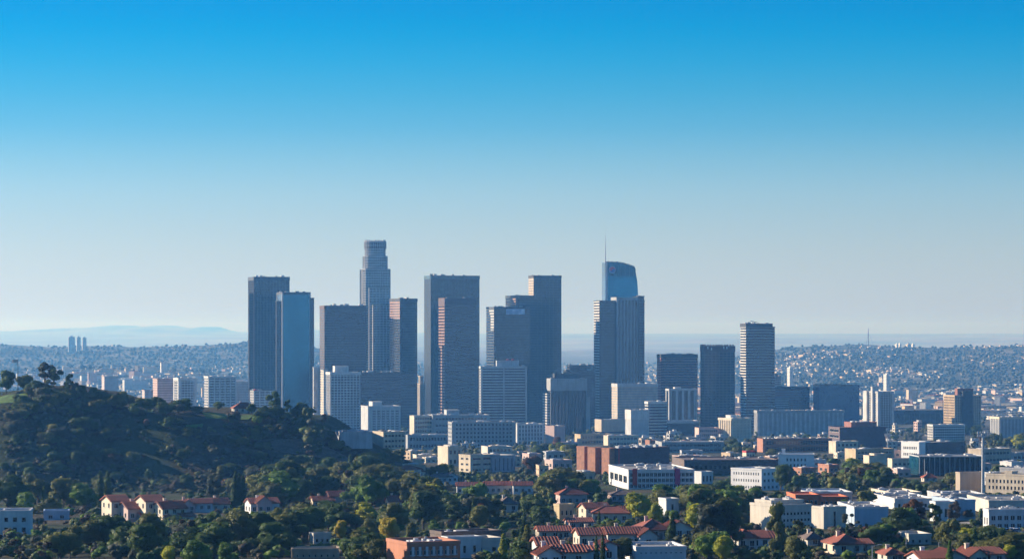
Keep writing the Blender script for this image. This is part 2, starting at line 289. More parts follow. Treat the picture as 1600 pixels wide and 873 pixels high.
# ------------------------------------------------------------------ buildings by block: a glass or stone shaft, floor bands, fins, parapet, plant on the roof
LM = []                                   # landmarks: (x0, x1, ytop, ybase, distance, short name)
FOOT = []                                 # footprints kept clear of trees: (cx, cy, radius)
class Bld:
    def __init__(s, name, label, cat, ref, px, d, a=15, group=None, yb=None):
        s.a = R(a); s.d = d; s.x = X(px, d); s.z = zg1(s.x, d)-.3; s.ref = ref
        s.u = (math.cos(s.a), math.sin(s.a)); s.v = (-math.sin(s.a), math.cos(s.a))
        s.root = thing(name, label, cat, (s.x, d, s.z), s.a, group); s.px0 = s.px1 = px; s.top = 1e9
    def loc(s, wx, wy):
        dx, dy = wx-s.x, wy-s.d
        return dx*s.u[0]+dy*s.u[1], dx*s.v[0]+dy*s.v[1]
    def rect(s, xl, xm, xr, dep=None, dd=0):
        """local footprint whose near corner shows at xm, its front's far corner at xr and its left face's far corner at xl"""
        d = s.d+dd; px_, py_ = X(xm, d), d
        k = (xr-800)/F; w_ = (k*py_-px_)/(s.u[0]-k*s.u[1])
        if xl is not None and xl < xm-.5:
            k = (xl-800)/F; dep = (k*py_-px_)/(s.v[0]-k*s.v[1])
        dep = dep or min(w_, 40)
        lx, ly = s.loc(px_, py_); return lx, ly, w_, min(max(dep, 4), 160), d
    def block(s, xl, xm, xr, yt, core, band=None, pier=None, cap=None, dep=None, dd=0, z0=0, corner=None, base=None, n='shaft', lband=None):
        x0, y0, w_, dep, d = s.rect(xl, xm, xr, dep, dd)
        zt = Z(yt, d)-s.z; s.last = (x0, y0, w_, dep, zt); s.px0 = min(s.px0, xl or xm); s.px1 = max(s.px1, xr); s.top = min(s.top, yt)
        wx = s.x+(x0+w_/2)*s.u[0]+(y0+dep/2)*s.v[0]; wy = s.d+(x0+w_/2)*s.u[1]+(y0+dep/2)*s.v[1]
        FOOT.append((wx, wy, math.hypot(w_, dep)/2*.85))
        b = MB(); b.box(x0, x0+w_, y0, y0+dep, z0, zt-.02); o = b.build('shaft' if n == 'shaft' else n, core, s.root)
        if band:
            m, fh, frac, p = band[:4]; b = MB(); k = max(1, int((zt-z0)/fh)); fh = (zt-z0)/k
            for i in range(k):
                zz = z0+(i+1)*fh-fh*frac
                b.box(x0-p, x0+w_+p, y0-p, y0+dep+p, zz, zz+fh*frac-.01)
            b.build('floor_band', m, s.root, 'stuff')
        if lband:  # sunlight put into colour: paler, fuller bands on the sunward side only
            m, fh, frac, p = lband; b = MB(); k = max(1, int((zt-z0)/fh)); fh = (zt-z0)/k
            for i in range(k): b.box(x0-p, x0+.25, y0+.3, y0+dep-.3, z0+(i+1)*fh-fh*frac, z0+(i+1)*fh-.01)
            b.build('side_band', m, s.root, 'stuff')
        if pier:
            m, sp, pw, p = pier[:4]; b = MB(); zt2 = zt+(.4 if not cap else -.05)
            k = max(1, round((w_-pw)/sp)); 
            for i in range(k+1):
                xx = x0+(w_-pw)*i/k; b.box(xx, xx+pw, y0-p, y0+.3, z0, zt2); b.box(xx, xx+pw, y0+dep-.3, y0+dep+p, z0, zt2)
            k = max(1, round((dep-pw)/sp))
            for i in range(k+1):
                yy = y0+(dep-pw)*i/k
                b.box(x0-p, x0+.28, yy+.02, yy+pw-.02, z0, zt2-.03); b.box(x0+w_-.28, x0+w_+p, yy+.02, yy+pw-.02, z0, zt2-.03)
            b.build('fin', m, s.root, 'stuff')
        if corner:
            m, cw, p = corner; b = MB()
            for xx in (x0-p, x0+w_+p-cw):
                for yy in (y0-p, y0+dep+p-cw): b.box(xx, xx+cw, yy, yy+cw, z0, zt+.03)
            b.build('corner_pier', m, s.root, 'stuff')
        m, ch = cap or (core, 1.1); p = .35 + (max(band[3] if band else 0, pier[3] if pier else 0)); t = .5
        b = MB(); zb = zt-ch if cap else zt-.3; zu = zt+.9
        b.box(x0-p, x0+w_+p, y0-p, y0+t, zb, zu); b.box(x0-p, x0+w_+p, y0+dep-t, y0+dep+p, zb, zu)
        b.box(x0-p, x0+t, y0+t, y0+dep-t, zb, zu); b.box(x0+w_-t, x0+w_+p, y0+t, y0+dep-t, zb, zu)
        b.build('parapet', m, s.root)
        b = MB(); b.box(x0+t, x0+w_-t, y0+t, y0+dep-t, zt-.3, zt+.15); b.build('roof_deck', ROOFG, s.root)
        return s
    def pent(s, xm, xr, yt, mat=CL, depf=.5, yoff=.25):
        """a plant room on the last block's roof"""
        x0, y0, w_, dep, zt = s.last; d = s.d+y0
        k = X(1, d)-X(0, d); cx0 = x0+(xm-s.lastpx(x0, y0))*k; ww = (xr-xm)*k/math.cos(s.a)
        b = MB(); h = max(1.5, Z(yt, d)-s.z-zt); yy = y0+dep*yoff
        b.box(cx0, cx0+ww, yy, yy+dep*depf, zt+.1, zt+h); b.box(cx0-.25, cx0+ww+.25, yy-.25, yy+dep*depf+.25, zt+h, zt+h+.5)
        b.build('plant_room', mat, s.root); return s
    def lastpx(s, lx, ly):
        wx = s.x+lx*s.u[0]+ly*s.v[0]; wy = s.d+lx*s.u[1]+ly*s.v[1]; return 800+wx/wy*F
    def pix(s, lx, ly, lz):
        wx = s.x+lx*s.u[0]+ly*s.v[0]; wy = s.d+lx*s.u[1]+ly*s.v[1]; return 800+wx/wy*F, HY-(s.z+lz-H)/wy*F
    def units(s, n, hi=2.6, mats=None, seed=None):
        """air handlers, hatches and ducts, each its own part"""
        x0, y0, w_, dep, zt = s.last; r = random.Random(seed if seed is not None else int(s.x*7+s.d)); mats = mats or [METAL, WP, CL, ROOFG]
        k = s.d/1000.0
        for i in range(n):
            sx, sy, sz = r.uniform(1.2, 3.2)*min(k, 2.2), r.uniform(1.2, 3.0)*min(k, 2.2), r.uniform(.45, 1)*hi
            if sx > w_-3 or sy > dep-3: continue
            cx, cy = r.uniform(x0+1.2, x0+w_-1.2-sx), r.uniform(y0+1.2, y0+dep-1.2-sy)
            b = MB(); b.box(0, sx, 0, sy, .25, sz)
            for q in ((0,0),(1,0),(0,1),(1,1)): b.box(q[0]*(sx-.3), q[0]*(sx-.3)+.3, q[1]*(sy-.3), q[1]*(sy-.3)+.3, 0, .25)
            if i % 2: b.tube((sx/2, sy/2, sz), (sx/2, sy/2, sz+.45), min(sx,sy)*.32, min(sx,sy)*.32, 8)
            o = b.build('roof_unit', mats[r.randrange(len(mats))], s.root); o.location = (cx, cy, zt+.15)
        return s
    def mast(s, px, yt, r=.35, mat=None):
        x0, y0, w_, dep, zt = s.last; k = X(1, s.d)-X(0, s.d); cx = x0+(px-s.lastpx(x0, y0+dep*.3))*k
        b = MB(); b.tube((cx, y0+dep*.3, zt-.2), (cx, y0+dep*.3, Z(yt, s.d)-s.z), r, r*.35); b.build('mast', mat or DKM, s.root); return s
    def end(s):
        x0, y0, w_, dep, zt = s.last
        LM.append((s.px0, s.px1, s.top, HY+(H-s.z)/s.d*F, s.d, s.ref)); return s
TG = 'downtown office towers'
def tower(label, ref, px, d, a=15, cat='skyscraper', group=TG, name='office_tower'): return Bld(name, label, cat, ref, px, d, a, group)
# ------------------------------------------------------------------ the downtown skyline, back row first
t = tower('tall slate tower with fine upright ribs, taller of the twin pair behind the ridge', 'slate ribbed twin', 397, 4700)
t.block(388, 397, 452, 433, NV, band=(GD, 4.2, .3, .1), pier=(GN, 5.2, 1.3, .5), cap=(GN, 5), dep=42)
t.units(5, 3.5); t.block(388, 389.5, 399, 459, NV, band=(GN, 4.2, .42, .12), pier=(GN, 2.6, .9, .4), dd=6, dep=24, n='wing'); t.end()
t = tower('blue mirror-glass tower with stepped side wings beside the taller slate twin', 'blue mirror tower', 441, 4550)
t.block(433, 441, 485, 457, NBL, band=(NV, 4.2, .14, .06), dep=44, corner=(CL, 2.0, .5), cap=(GN, 3)); t.units(4, 3)
t.block(431, 432.5, 444, 471, NV, band=(GN, 4.2, .3, .1), pier=(GN, 3.0, .8, .35), dd=8, dep=26, n='wing'); t.block(484, 485, 490.5, 466, NV, band=(GN, 4.2, .3, .1), pier=(GN, 3, .8, .3), dd=9, dep=30, n='wing'); t.end()
t = tower('broad brown-black slab tower left of the stepped round-crowned tower', 'brown-black slab', 507, 4600, 13)
t.block(None, 507, 572.5, 478, NB, band=(GB, 4.0, .45, .1), pier=(GB, 9.0, .5, .15), cap=(GB, 4), dep=46); t.units(7, 4); t.end()
# the stepped tower with the round glass crown
def stepped_tower():
    d = 4720; t = tower('tallest stepped grey tower with a round glass crown on top', 'round-crowned stepped tower', 585, d, 15)
    cx, cy = X(585, d), d+26; lx, ly = t.loc(cx, cy); k = d/F
    def ngon(rx, n=20, pw=4, rot=0):
        out = []
        for i in range(n):
            a = 2*math.pi*(i+.5)/n+rot; c, s_ = math.cos(a), math.sin(a); f = (abs(c)**pw+abs(s_)**pw)**(-1/pw); out.append((lx+rx*f*c, ly+rx*f*s_))
        return out
    def sc(pts, f): return [(lx+(x-lx)*f, ly+(y-ly)*f) for x, y in pts]
    def tier(name, r_, y0, y1, pw=4, core=NG, bandm=CL, fh=4.0, frac=.38, fins=True, n=20):
        z0, z1 = (0 if y0 is None else Z(y0, d)-t.z), Z(y1, d)-t.z; pts = ngon(r_, n, pw)
        b = MB(); b.prism(pts, z0, z1); b.build(name, core, t.root)
        b = MB(); m = max(1, int((z1-z0)/fh)); hh = (z1-z0)/m
        for i in range(m): b.prism(sc(pts, 1.012), z0+i*hh+hh*(1-frac), z0+(i+1)*hh-.02)
        b.build('floor_band', bandm, t.root, 'stuff')
        if fins:
            b = MB()
            for i, (x, y) in enumerate(pts):
                x2, y2 = pts[(i+1) % len(pts)]
                for q in (0, .5):
                    fx, fy = x+(x2-x)*q, y+(y2-y)*q; ux, uy = (fx-lx), (fy-ly); l = math.hypot(ux, uy); ux, uy = ux/l, uy/l
                    b.prism([(fx-uy*.35-ux*.4, fy+ux*.35-uy*.4), (fx-uy*.35+ux*.9, fy+ux*.35+uy*.9), (fx+uy*.35+ux*.9, fy-ux*.35+uy*.9), (fx+uy*.35-ux*.4, fy-ux*.35-uy*.4)][::-1], z0, z1+.4)
            b.build('fin', bandm, t.root, 'stuff')
        b = MB(); b.prism(sc(pts, 1.02), z1, z1+.8); b.build('parapet', bandm, t.root)
    tier('shaft', 21.5*k, None, 420.5, 6, n=20); tier('upper_tier', 18*k, 420.5, 400, 3, n=20)
    tier('neck', 15.5*k, 400, 388, 2.2, n=18); tier('crown', 16.8*k, 388, 377, 2, core=NV, frac=.2, n=18)
    b = MB(); z = Z(377, d)-t.z
    for i in range(18):
        a = 2*math.pi*i/18
        if i % 3: b.box(lx+15*k*math.cos(a)-1.2, lx+15*k*math.cos(a)+1.2, ly+15*k*math.sin(a)-1.2, ly+15*k*math.sin(a)+1.2, z+.8, z+3)
    b.build('crown_block', CL, t.root, 'stuff')
    # projecting bays that step down the front
    t.block(572.5, 577, 608.5, 449, NG, lband=(CW, 4.0, .6, .6), band=(CL, 4.0, .36, .25), pier=(CL, 5.0, 1.1, .5), dd=-3, dep=20, n='bay')
    t.block(578, 583, 609.5, 476, NG, lband=(CW, 4.0, .6, .6), band=(CL, 4.0, .36, .25), pier=(CL, 5.0, 1.1, .5), dd=-9, dep=20, n='lower_bay')
    t.px0, t.px1, t.top = 561, 609, 376; t.end()
stepped_tower()
t = tower('pink granite tower with a sunlit side and dark navy front, right of the round-crowned tower', 'pink granite tower', 625, 4640, 22)
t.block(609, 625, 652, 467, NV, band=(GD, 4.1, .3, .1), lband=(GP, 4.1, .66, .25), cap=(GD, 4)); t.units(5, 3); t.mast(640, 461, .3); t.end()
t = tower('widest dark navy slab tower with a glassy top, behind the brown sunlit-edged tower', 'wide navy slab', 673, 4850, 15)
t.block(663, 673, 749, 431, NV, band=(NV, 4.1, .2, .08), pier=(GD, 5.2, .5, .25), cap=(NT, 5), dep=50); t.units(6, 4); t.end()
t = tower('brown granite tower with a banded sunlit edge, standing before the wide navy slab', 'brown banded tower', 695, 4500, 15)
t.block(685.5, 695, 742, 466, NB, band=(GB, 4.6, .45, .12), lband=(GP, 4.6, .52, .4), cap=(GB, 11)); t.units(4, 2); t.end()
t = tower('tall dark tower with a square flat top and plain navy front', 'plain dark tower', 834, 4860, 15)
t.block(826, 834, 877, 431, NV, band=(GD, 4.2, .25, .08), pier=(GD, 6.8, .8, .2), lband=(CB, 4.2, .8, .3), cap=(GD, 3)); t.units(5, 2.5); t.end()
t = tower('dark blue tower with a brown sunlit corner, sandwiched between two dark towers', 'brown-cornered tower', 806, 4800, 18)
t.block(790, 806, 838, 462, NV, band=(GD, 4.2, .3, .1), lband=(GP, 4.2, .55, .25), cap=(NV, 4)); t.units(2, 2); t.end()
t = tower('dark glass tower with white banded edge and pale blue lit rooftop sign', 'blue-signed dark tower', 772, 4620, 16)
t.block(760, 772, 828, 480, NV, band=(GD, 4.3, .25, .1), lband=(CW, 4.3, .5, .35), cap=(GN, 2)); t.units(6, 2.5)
def lit_sign(t, x0, x1, y0, y1, name, mats, proud=.9):
    lx, ly, w_, dep, zt = t.last; k = t.d/F; px0 = t.lastpx(lx, ly)
    a, b_ = lx+(x0-px0)*k, lx+(x1-px0)*k; b = MB(); b.box(a, b_, ly-proud, ly-.1, Z(y1, t.d)-t.z, Z(y0, t.d)-t.z); return b.build(name, mats, t.root)
lit_sign(t, 791, 822, 482.5, 491, 'rooftop_sign', glass_mat('pale blue sign', (.16,.36,.62), (.45,.62,.80), cx=5, cz=3, share=.5)); t.end()
# the sail-topped glass tower with its spire and round emblem
def sail_tower():
    d = 4780; t = tower('blue glass tower with a curved sail top, thin spire and round red emblem', 'sail-topped glass tower', 946, d, 8)
    k = d/F; px2l = lambda px: (px-946)*k; z = lambda py: Z(py, d)-t.z
    prof = [(946,409.6),(954,409.5),(962,409.8),(969,410.4),(976,411.8),(984,414.2),(989,415.8),(992,417.2),(993.7,422),(995.2,431),(996.6,440),(997.5,452),(998,470)]
    right = lambda py: np.interp(py, [p[1] for p in prof[1:]], [p[0] for p in prof[1:]])
    def slab(name, ytop, ybot, mat, y0, y1, grow=0, lowz=None, kind=None):
        pts = [(946, max(ytop, 409.5)-(0))]
        pts = [p for p in prof if p[1] >= ytop] if ytop > 410 else list(prof)
        if ytop > 410: pts = [(946, ytop), (float(right(ytop)), ytop)]+[p for p in pts if p[1] > ytop and p[0] > 985]
        pts = [p for p in pts if p[1] <= ybot]+[(float(right(min(ybot, 470))), ybot), (946, ybot)]
        n = len(pts); b = MB(); v = [(px2l(px)+(grow if px > 970 else -grow), y0, (z(py) if py < 520 or lowz is None else lowz)) for px, py in pts]; v += [(x, y1, zz) for x, _, zz in v]
        b.poly(v, [tuple(range(n)), tuple(range(2*n-1, n-1, -1))]+[(i, n+i, n+(i+1) % n, (i+1) % n) for i in range(n)])
        return b.build(name, mat, t.root, kind)
    slab('shaft', 432, 690, NBW, 0, 34, lowz=0); slab('crown', 409, 432, NBC, .6, 33)
    b = MB()
    for py in np.arange(413, 470, 4.1):
        b.box(-.2, px2l(float(right(py)))-.2, -.25, 34.2, z(py)-.5, z(py)+.4)
    b.build('floor_band', NV, t.root, 'stuff')
    b = MB()                                # open lattice of the crown
    for px in np.arange(950, 991, 6.8):
        yt = np.interp(px, [p[0] for p in prof[:8]], [p[1] for p in prof[:8]]); b.box(px2l(px)-.3, px2l(px)+.3, -.55, .5, z(432), z(yt)+2)
    for (xa, ya), (xb, yb) in zip(prof[:8], prof[1:9]): b.tube((px2l(xa), -.3, z(ya)+.6), (px2l(xb), -.3, z(yb)+.6), .5, .5, 5)
    b.build('crown_lattice', GN, t.root)
    for px in (966, 975, 983, 989):
        yt = np.interp(px, [p[0] for p in prof[:8]], [p[1] for p in prof[:8]]); b = MB(); b.box(px2l(px)-1.5, px2l(px)+1.5, 8, 12, z(yt)-2, z(yt)+2.2); b.build('roof_unit', METAL, t.root)
    b = MB(); b.tube((.5, 4, z(411)), (.5, 4, z(385)), .95, .6, 8); b.tube((.5, 4, z(385)), (.5, 4, z(367)), .6, .22, 8); b.build('spire', METAL, t.root)
    b = MB(); b.box(px2l(947), px2l(949.5), -.9, 4, z(470), z(409)); b.build('corner_fin', METAL, t.root)
    e = MB(); c, r_ = (px2l(956.6), z(421.5)), 5.2; N_ = 28         # the round emblem: white rim, red upper half, blue lower half parted by a wave
    e.poly([(c[0]+r_*1.12*math.cos(2*math.pi*i/N_), y, c[1]+r_*1.12*math.sin(2*math.pi*i/N_)) for y in (-.75, 0) for i in range(N_)], [tuple(range(N_))]+[(i, N_+i, N_+(i+1) % N_, (i+1) % N_) for i in range(N_)])
    em = e.build('emblem_disc', WP, t.root)
    def half(sign, name, mat, y):
        arc = [(r_*math.cos(a), sign*r_*math.sin(a)) for a in np.linspace(0, math.pi, 18)]; wave = [(x, .34*r_*math.sin(math.pi*x/r_)) for x in np.linspace(-r_, r_, 14)[1:-1]]
        pts = arc+wave; n = len(pts); b = MB(); v = [(c[0]+x, y, c[1]+zz) for x, zz in pts]+[(c[0]+x, -.7, c[1]+zz) for x, zz in pts]
        b.poly(v, [tuple(range(n))]+[(i, n+i, n+(i+1) % n, (i+1) % n) for i in range(n)]); return b.build(name, mat, em)
    half(1, 'red_half', wall_mat('emblem red', (.80,.07,.06), var=.03, bump=0), -.95); half(-1, 'blue_half', wall_mat('emblem blue', (.12,.20,.48), var=.03, bump=0), -.95)
    t.last = (0, 0, px2l(998), 34, z(432)); t.px0, t.px1, t.top = 946, 998, 367; FOOT.append((t.x+25, d+17, 30)); t.end()
sail_tower()
t = tower('dark tower with a pale fluted centre bay and white lit edge', 'fluted-front dark tower', 937, 4600, 14)
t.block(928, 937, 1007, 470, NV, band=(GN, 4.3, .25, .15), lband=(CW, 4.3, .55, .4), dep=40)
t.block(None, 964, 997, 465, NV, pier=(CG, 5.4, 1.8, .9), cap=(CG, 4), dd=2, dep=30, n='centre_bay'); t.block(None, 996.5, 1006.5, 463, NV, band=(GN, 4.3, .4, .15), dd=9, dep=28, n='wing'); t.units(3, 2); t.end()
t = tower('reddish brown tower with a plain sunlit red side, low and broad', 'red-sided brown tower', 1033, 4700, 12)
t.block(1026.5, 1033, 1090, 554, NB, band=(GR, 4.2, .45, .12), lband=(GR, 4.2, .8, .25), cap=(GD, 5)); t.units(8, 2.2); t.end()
t = tower('black-brown tower with a reddish crenellated crown beside the white-striped tower', 'crenellated black tower', 1100, 4560, 13)
t.block(1094.5, 1100, 1148, 541, NB, band=(GB, 4.1, .4, .15), pier=(GB, 6.4, 1.2, .35), cap=(GB, 8))
def crenel(t):
    x0, y0, w_, dep, zt = t.last; b = MB(); k = 11
    for i in range(k): b.box(x0+w_*i/k+.6, x0+w_*(i+.62)/k, y0-.7, y0+1.2, zt+.9, zt+3.2); b.box(x0-.7, x0+1.2, y0+dep*i/k+1.4, y0+dep*(i+.62)/k, zt+.9, zt+3.2)
    b.build('crenellation', GP, t.root, 'stuff')
    b = MB()
    for px, py in ((1105,543),(1111,545),(1131,543),(1136,543)): lx = x0+(px-1100)*t.d/F; b.box(lx, lx+2, y0-1.3, y0-.9, Z(py+2, t.d)-t.z, Z(py-2, t.d)-t.z)
    b.build('floodlight_panel', WP, t.root, 'stuff')  # lit spots on the crown, put in as white panels
crenel(t); t.units(4, 2.5); t.end()
t = tower('tall white-striped dark tower with a stepped shoulder, rightmost of the high towers', 'white-striped tall tower', 1166, 4480, 11)
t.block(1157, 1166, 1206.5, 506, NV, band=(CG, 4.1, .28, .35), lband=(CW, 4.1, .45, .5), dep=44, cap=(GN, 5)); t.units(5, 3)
b_ = MB(); x0_, y0_, w__, dep_, zt_ = t.last; b_.tube((x0_+14, y0_+12, zt_), (x0_+14, y0_+12, zt_+4), .5, .4); b_.tube((x0_+14, y0_+12, zt_+4), (x0_+24, y0_+12, zt_+1.6), .45, .3); b_.tube((x0_+14, y0_+12, zt_+4), (x0_+10, y0_+12, zt_+4.6), .5, .5); b_.build('window_cleaning_crane', DKM, t.root)
t.block(None, 1206, 1210.5, 511, NV, band=(CG, 4.1, .28, .35), dd=6, dep=34, n='shoulder'); t.end()
t = tower('low dark teal glass box tower behind the long ribbed apartment slab', 'dark teal box', 1211, 4700, 8)
t.block(None, 1211, 1265, 605, NDB, band=(NV, 4.0, .3, .08), cap=(GD, 4), dep=45); t.units(3, 2); t.block(None, 1208, 1233, 623, CG, band=(GN, 3.5, .4, .15), dd=-30, dep=22, n='annex'); t.end()
t = tower('plain deep blue glass block with chamfered side, right of the dark teal box', 'deep blue glass block', 1281, 4650, 8)
t.block(None, 1280, 1331, 601, NDB, dep=40, cap=(NT, 2)); t.units(5, 1.8); t.block(None, 1331, 1343, 601.5, NDB, dd=8.3, dep=30, n='wing'); t.end()

# ------------------------------------------------------------------ the row in front of the towers
MG = 'mid-rise blocks at the foot of the towers'
def mid(label, ref, px, d, a=14, cat='building', name='mid_rise_building', group=MG): return Bld(name, label, cat, ref, px, d, a, group)
t = mid('narrow pale block with yellowish banded edge squeezed beside the blue mirror tower', 'narrow yellow-edged block', 505, 4300, 20)
t.block(499, 506, 512, 578, CG, band=(CC, 3.6, .5, .4), dep=30); t.block(489, 490, 500, 574, CL, dd=20, dep=25, n='rear_wing'); t.end()
t = mid('grey-white tower with upright stripes and a white plant room, banded bright edge', 'upright-striped white tower', 516, 4150, 14, 'tower')
t.block(510, 516.5, 562.5, 582, NV, pier=(CL, 4.6, 1.25, .7), band=(CW, 3.8, .32, .35), cap=(CW, 3)); t.pent(525, 546, 572, CW); t.units(3, 2); t.end()
t = mid('wide brown glass block with a purple sheen behind the white hotel with punched windows', 'brown glass block', 566, 4330, 12)
t.block(None, 563, 626, 582, NB, band=(GB, 4.2, .3, .1), dep=40); t.units(6, 2.6, [WP, CL]); t.end()
t = mid('dark navy low wing at the foot of the pink granite tower', 'navy low wing', 626, 4420, 12)
t.block(None, 625, 651, 584, NV, band=(GN, 4.2, .35, .1), dep=30); t.end()
t = mid('white hotel block with small grid windows and a plant room on its roof', 'white grid hotel', 575, 3900, 16)
t.block(564, 575, 626, 635, CL, dep=24); x0_, y0_, w__, dep_, zt_ = t.last
b_ = MB(); c_ = MB()
for i in range(6):
    for j in range(8): c_.box(x0_+w__*(.14+.14*i), x0_+w__*(.14+.14*i)+w__*.095, y0_-.12, y0_+.3, zt_-7-j*3.4, zt_-7-j*3.4+1.6)
c_.build('window_row', PANED, t.root, 'stuff')
for i in range(7): b_.box(x0_+w__*(.11+.14*i), x0_+w__*(.11+.14*i)+.8, y0_-.7, y0_+.2, 0, zt_-3)
b_.build('fin', CW, t.root, 'stuff'); t.pent(585, 600, 628, CW); t.units(3, 1.6); t.end()
t = mid('slim cream tower seen in the gap between two navy towers', 'slim cream tower', 657, 4750, 20, 'tower')
t.block(652, 656.5, 664, 600, CC, pier=(CW, 2.6, .8, .5), band=(CB, 3.6, .35, .3), dep=16); t.block(None, 656.8, 661, 588, CC, pier=(CW, 2.2, .7, .4), dd=4, dep=9, n='crown'); t.end()
t = mid('white tower block with level stripes and red lights on its roof', 'level-striped white tower', 752, 4050, 8, 'tower')
t.block(749.5, 752, 822.5, 573, NV, band=(CL, 3.75, .46, .5), pier=(CL, 33, 1.6, .7), cap=(CL, 2.2), dep=26, corner=(CW, 1.6, .75)); t.pent(777, 812, 563.5, CL, .5)
x0_, y0_, w__, dep_, zt_ = t.last
for px_ in (793, 801):
    b_ = MB(); lx_ = x0_+(px_-752)*t.d/F; b_.box(lx_, lx_+3.4, y0_+6, y0_+8, zt_+9, zt_+11.2); b_.build('red_rooftop_lamp', REDP, t.root)
t.units(5, 2.6, [WP, CL]); t.end()
t = mid('dark finned block with a blank grey top storey and white banded corner', 'grey-lidded finned block', 857, 4000, 14)
t.block(855.5, 861, 916, 592, NV, pier=(GN, 5.0, 1.6, .7), cap=(CG, 16), dep=34, corner=(CG, 1.4, .7)); t.units(3, 2); t.pent(868, 905, 584, GN, .5)
t.block(848.5, 855, 858.5, 614, NV, band=(CW, 3.6, .55, .45), dd=4, dep=14, n='stair_wing'); t.block(None, 916, 922, 621, CG, dd=13, dep=18, n='side_wing'); t.end()
t = mid('dark blue stepped block half hidden behind the grey-lidded finned block', 'dark stepped block', 885, 4500, 12)
t.block(880, 885, 930, 579, NV, band=(GN, 4.0, .4, .2), dep=35); t.units(5, 3, [WP, CL]); t.block(886, 890, 930, 571, NV, band=(GN, 4.0, .4, .2), dd=8, dep=25, n='upper_storeys'); t.units(4, 3); t.end()
t = mid('broad grey-beige block with a banded peach edge below the fluted-front tower', 'peach-edged grey block', 965, 4250, 14)
t.block(956, 965, 1027.5, 600, CG, band=(CB, 3.7, .55, .3), cap=(CL, 4), dep=34); t.units(4, 2.2, [WP]); t.end()
t = mid('small flat block with a sunlit beige end at the foot of the peach-edged block', 'beige-ended low block', 940, 3950, 20)
t.block(930, 940, 978, 656, NV, cap=(CB, 14), band=(CB, 3.8, .5, .2), dep=26); t.units(3, 1.5); t.end()
t = mid('blank pale grey block with a white sunlit corner strip', 'blank grey block', 986, 3800, 16)
t.block(977, 986, 1014, 641, CL, dep=24, cap=(CW, 12)); t.units(2, 1.4, [WP]); t.end()
t = mid('dark block with level white stripes next to the blank grey block', 'level-striped dark block', 1013, 3850, 12)
t.block(1008, 1013, 1041.5, 628, NV, band=(CL, 3.7, .42, .4), dep=26, cap=(CW, 2.5)); t.units(5, 2, [WP, METAL]); t.end()
t = mid('light block with broad upright white piers before the red-sided brown tower', 'broad-piered light block', 1046, 4150, 14)
t.block(1041, 1046, 1088, 608, NV, pier=(CL, 8.4, 3.4, .8), dep=30, cap=(CL, 2), corner=(CW, 3, .8)); t.pent(1056, 1066, 605, CW); t.units(2, 1.5); t.end()
t = mid('cream apartment block with upright ribs and a bright yellow sunlit end', 'cream ribbed block', 1143, 3500, 30)
t.block(1124, 1143, 1173, 654, CC, pier=(CC, 5.0, 2.3, 1.0), band=(CB, 3.4, .3, .2), cap=(CC, 2)); t.pent(1147, 1155, 649, WP, .4); t.units(3, 1.6, [DKM, WP]); t.end()
t = mid('long grey ribbed apartment slab in shade below the white-striped tower', 'long ribbed slab', 1184, 4000, 6)
t.block(None, 1184, 1318, 642, CG, pier=(CL, 6.6, 2.6, .9), band=(CG, 3.4, .4, .3), dep=22, cap=(CG, 2.5)); t.units(10, 1.7, [WP, CL, CC]); t.end()
t = mid('white-piered apartment tower with a dark balcony grid front', 'white-piered balcony tower', 1372, 4100, 24, 'tower')
t.block(1350, 1372, 1395.5, 612, NV, band=(CL, 3.3, .34, .8), pier=(CL, 4.0, .9, .6), cap=(CL, 2), corner=(CW, 4, 1.1)); t.block(1360.5, 1363, 1372.5, 604.5, CW, dd=7, dep=14, n='lift_shaft'); t.block(1350.2, 1354, 1358.5, 611, CW, dd=22, dep=10, n='stair_shaft'); t.end()
t = mid('long low dark hall with a flat overhanging roof beyond the balcony tower', 'long dark hall', 1397, 5000, 6, 'hall')
t.block(None, 1396, 1478, 641, NV, pier=(GN, 9, 1.2, .6), cap=(GN, 5), dep=60); t.end()
t = mid('brown-capped tower with an orange-beige window grid on its sunlit side', 'brown-capped grid tower', 1492, 4100, 20, 'tower')
t.block(1475, 1492, 1532.5, 618, NV, band=(CT, 3.5, .42, .45), pier=(CT, 3.4, 1.2, .6), dep=None, cap=(CT, 1.5)); t.block(None, 1505, 1519.5, 612, GN, pier=(GN, 3, 1.0, .5), dd=-1.0, dep=26, n='front_bay')
x0_, y0_, w__, dep_, zt_ = t.last; t.block(1492, 1496, 1521, 607.5, GR, dd=4, dep=24, n='brown_cap', z0=Z(618, 4100)-t.z); t.units(4, 1.3); t.end()
t = mid('white low block with a fine window grid before the brown-capped tower', 'white fine-grid block', 1458, 3600, 14)
t.block(1449.5, 1458, 1507, 664, NV, band=(CW, 3.2, .36, .3), pier=(CW, 3.0, .9, .35), cap=(CW, 1.5), dep=None); t.units(5, 1.5, [WP]); t.end()
t = mid('ribbed cream-ended apartment slab cut by the edge of the view', 'cream-ended ribbed slab', 1562, 3800, 16)
t.block(1548, 1562, 1625, 652, CG, pier=(CL, 5.2, 2.1, .8), band=(CG, 3.3, .35, .2), cap=(CC, 2)); t.units(6, 1.6, [WP]); t.end()
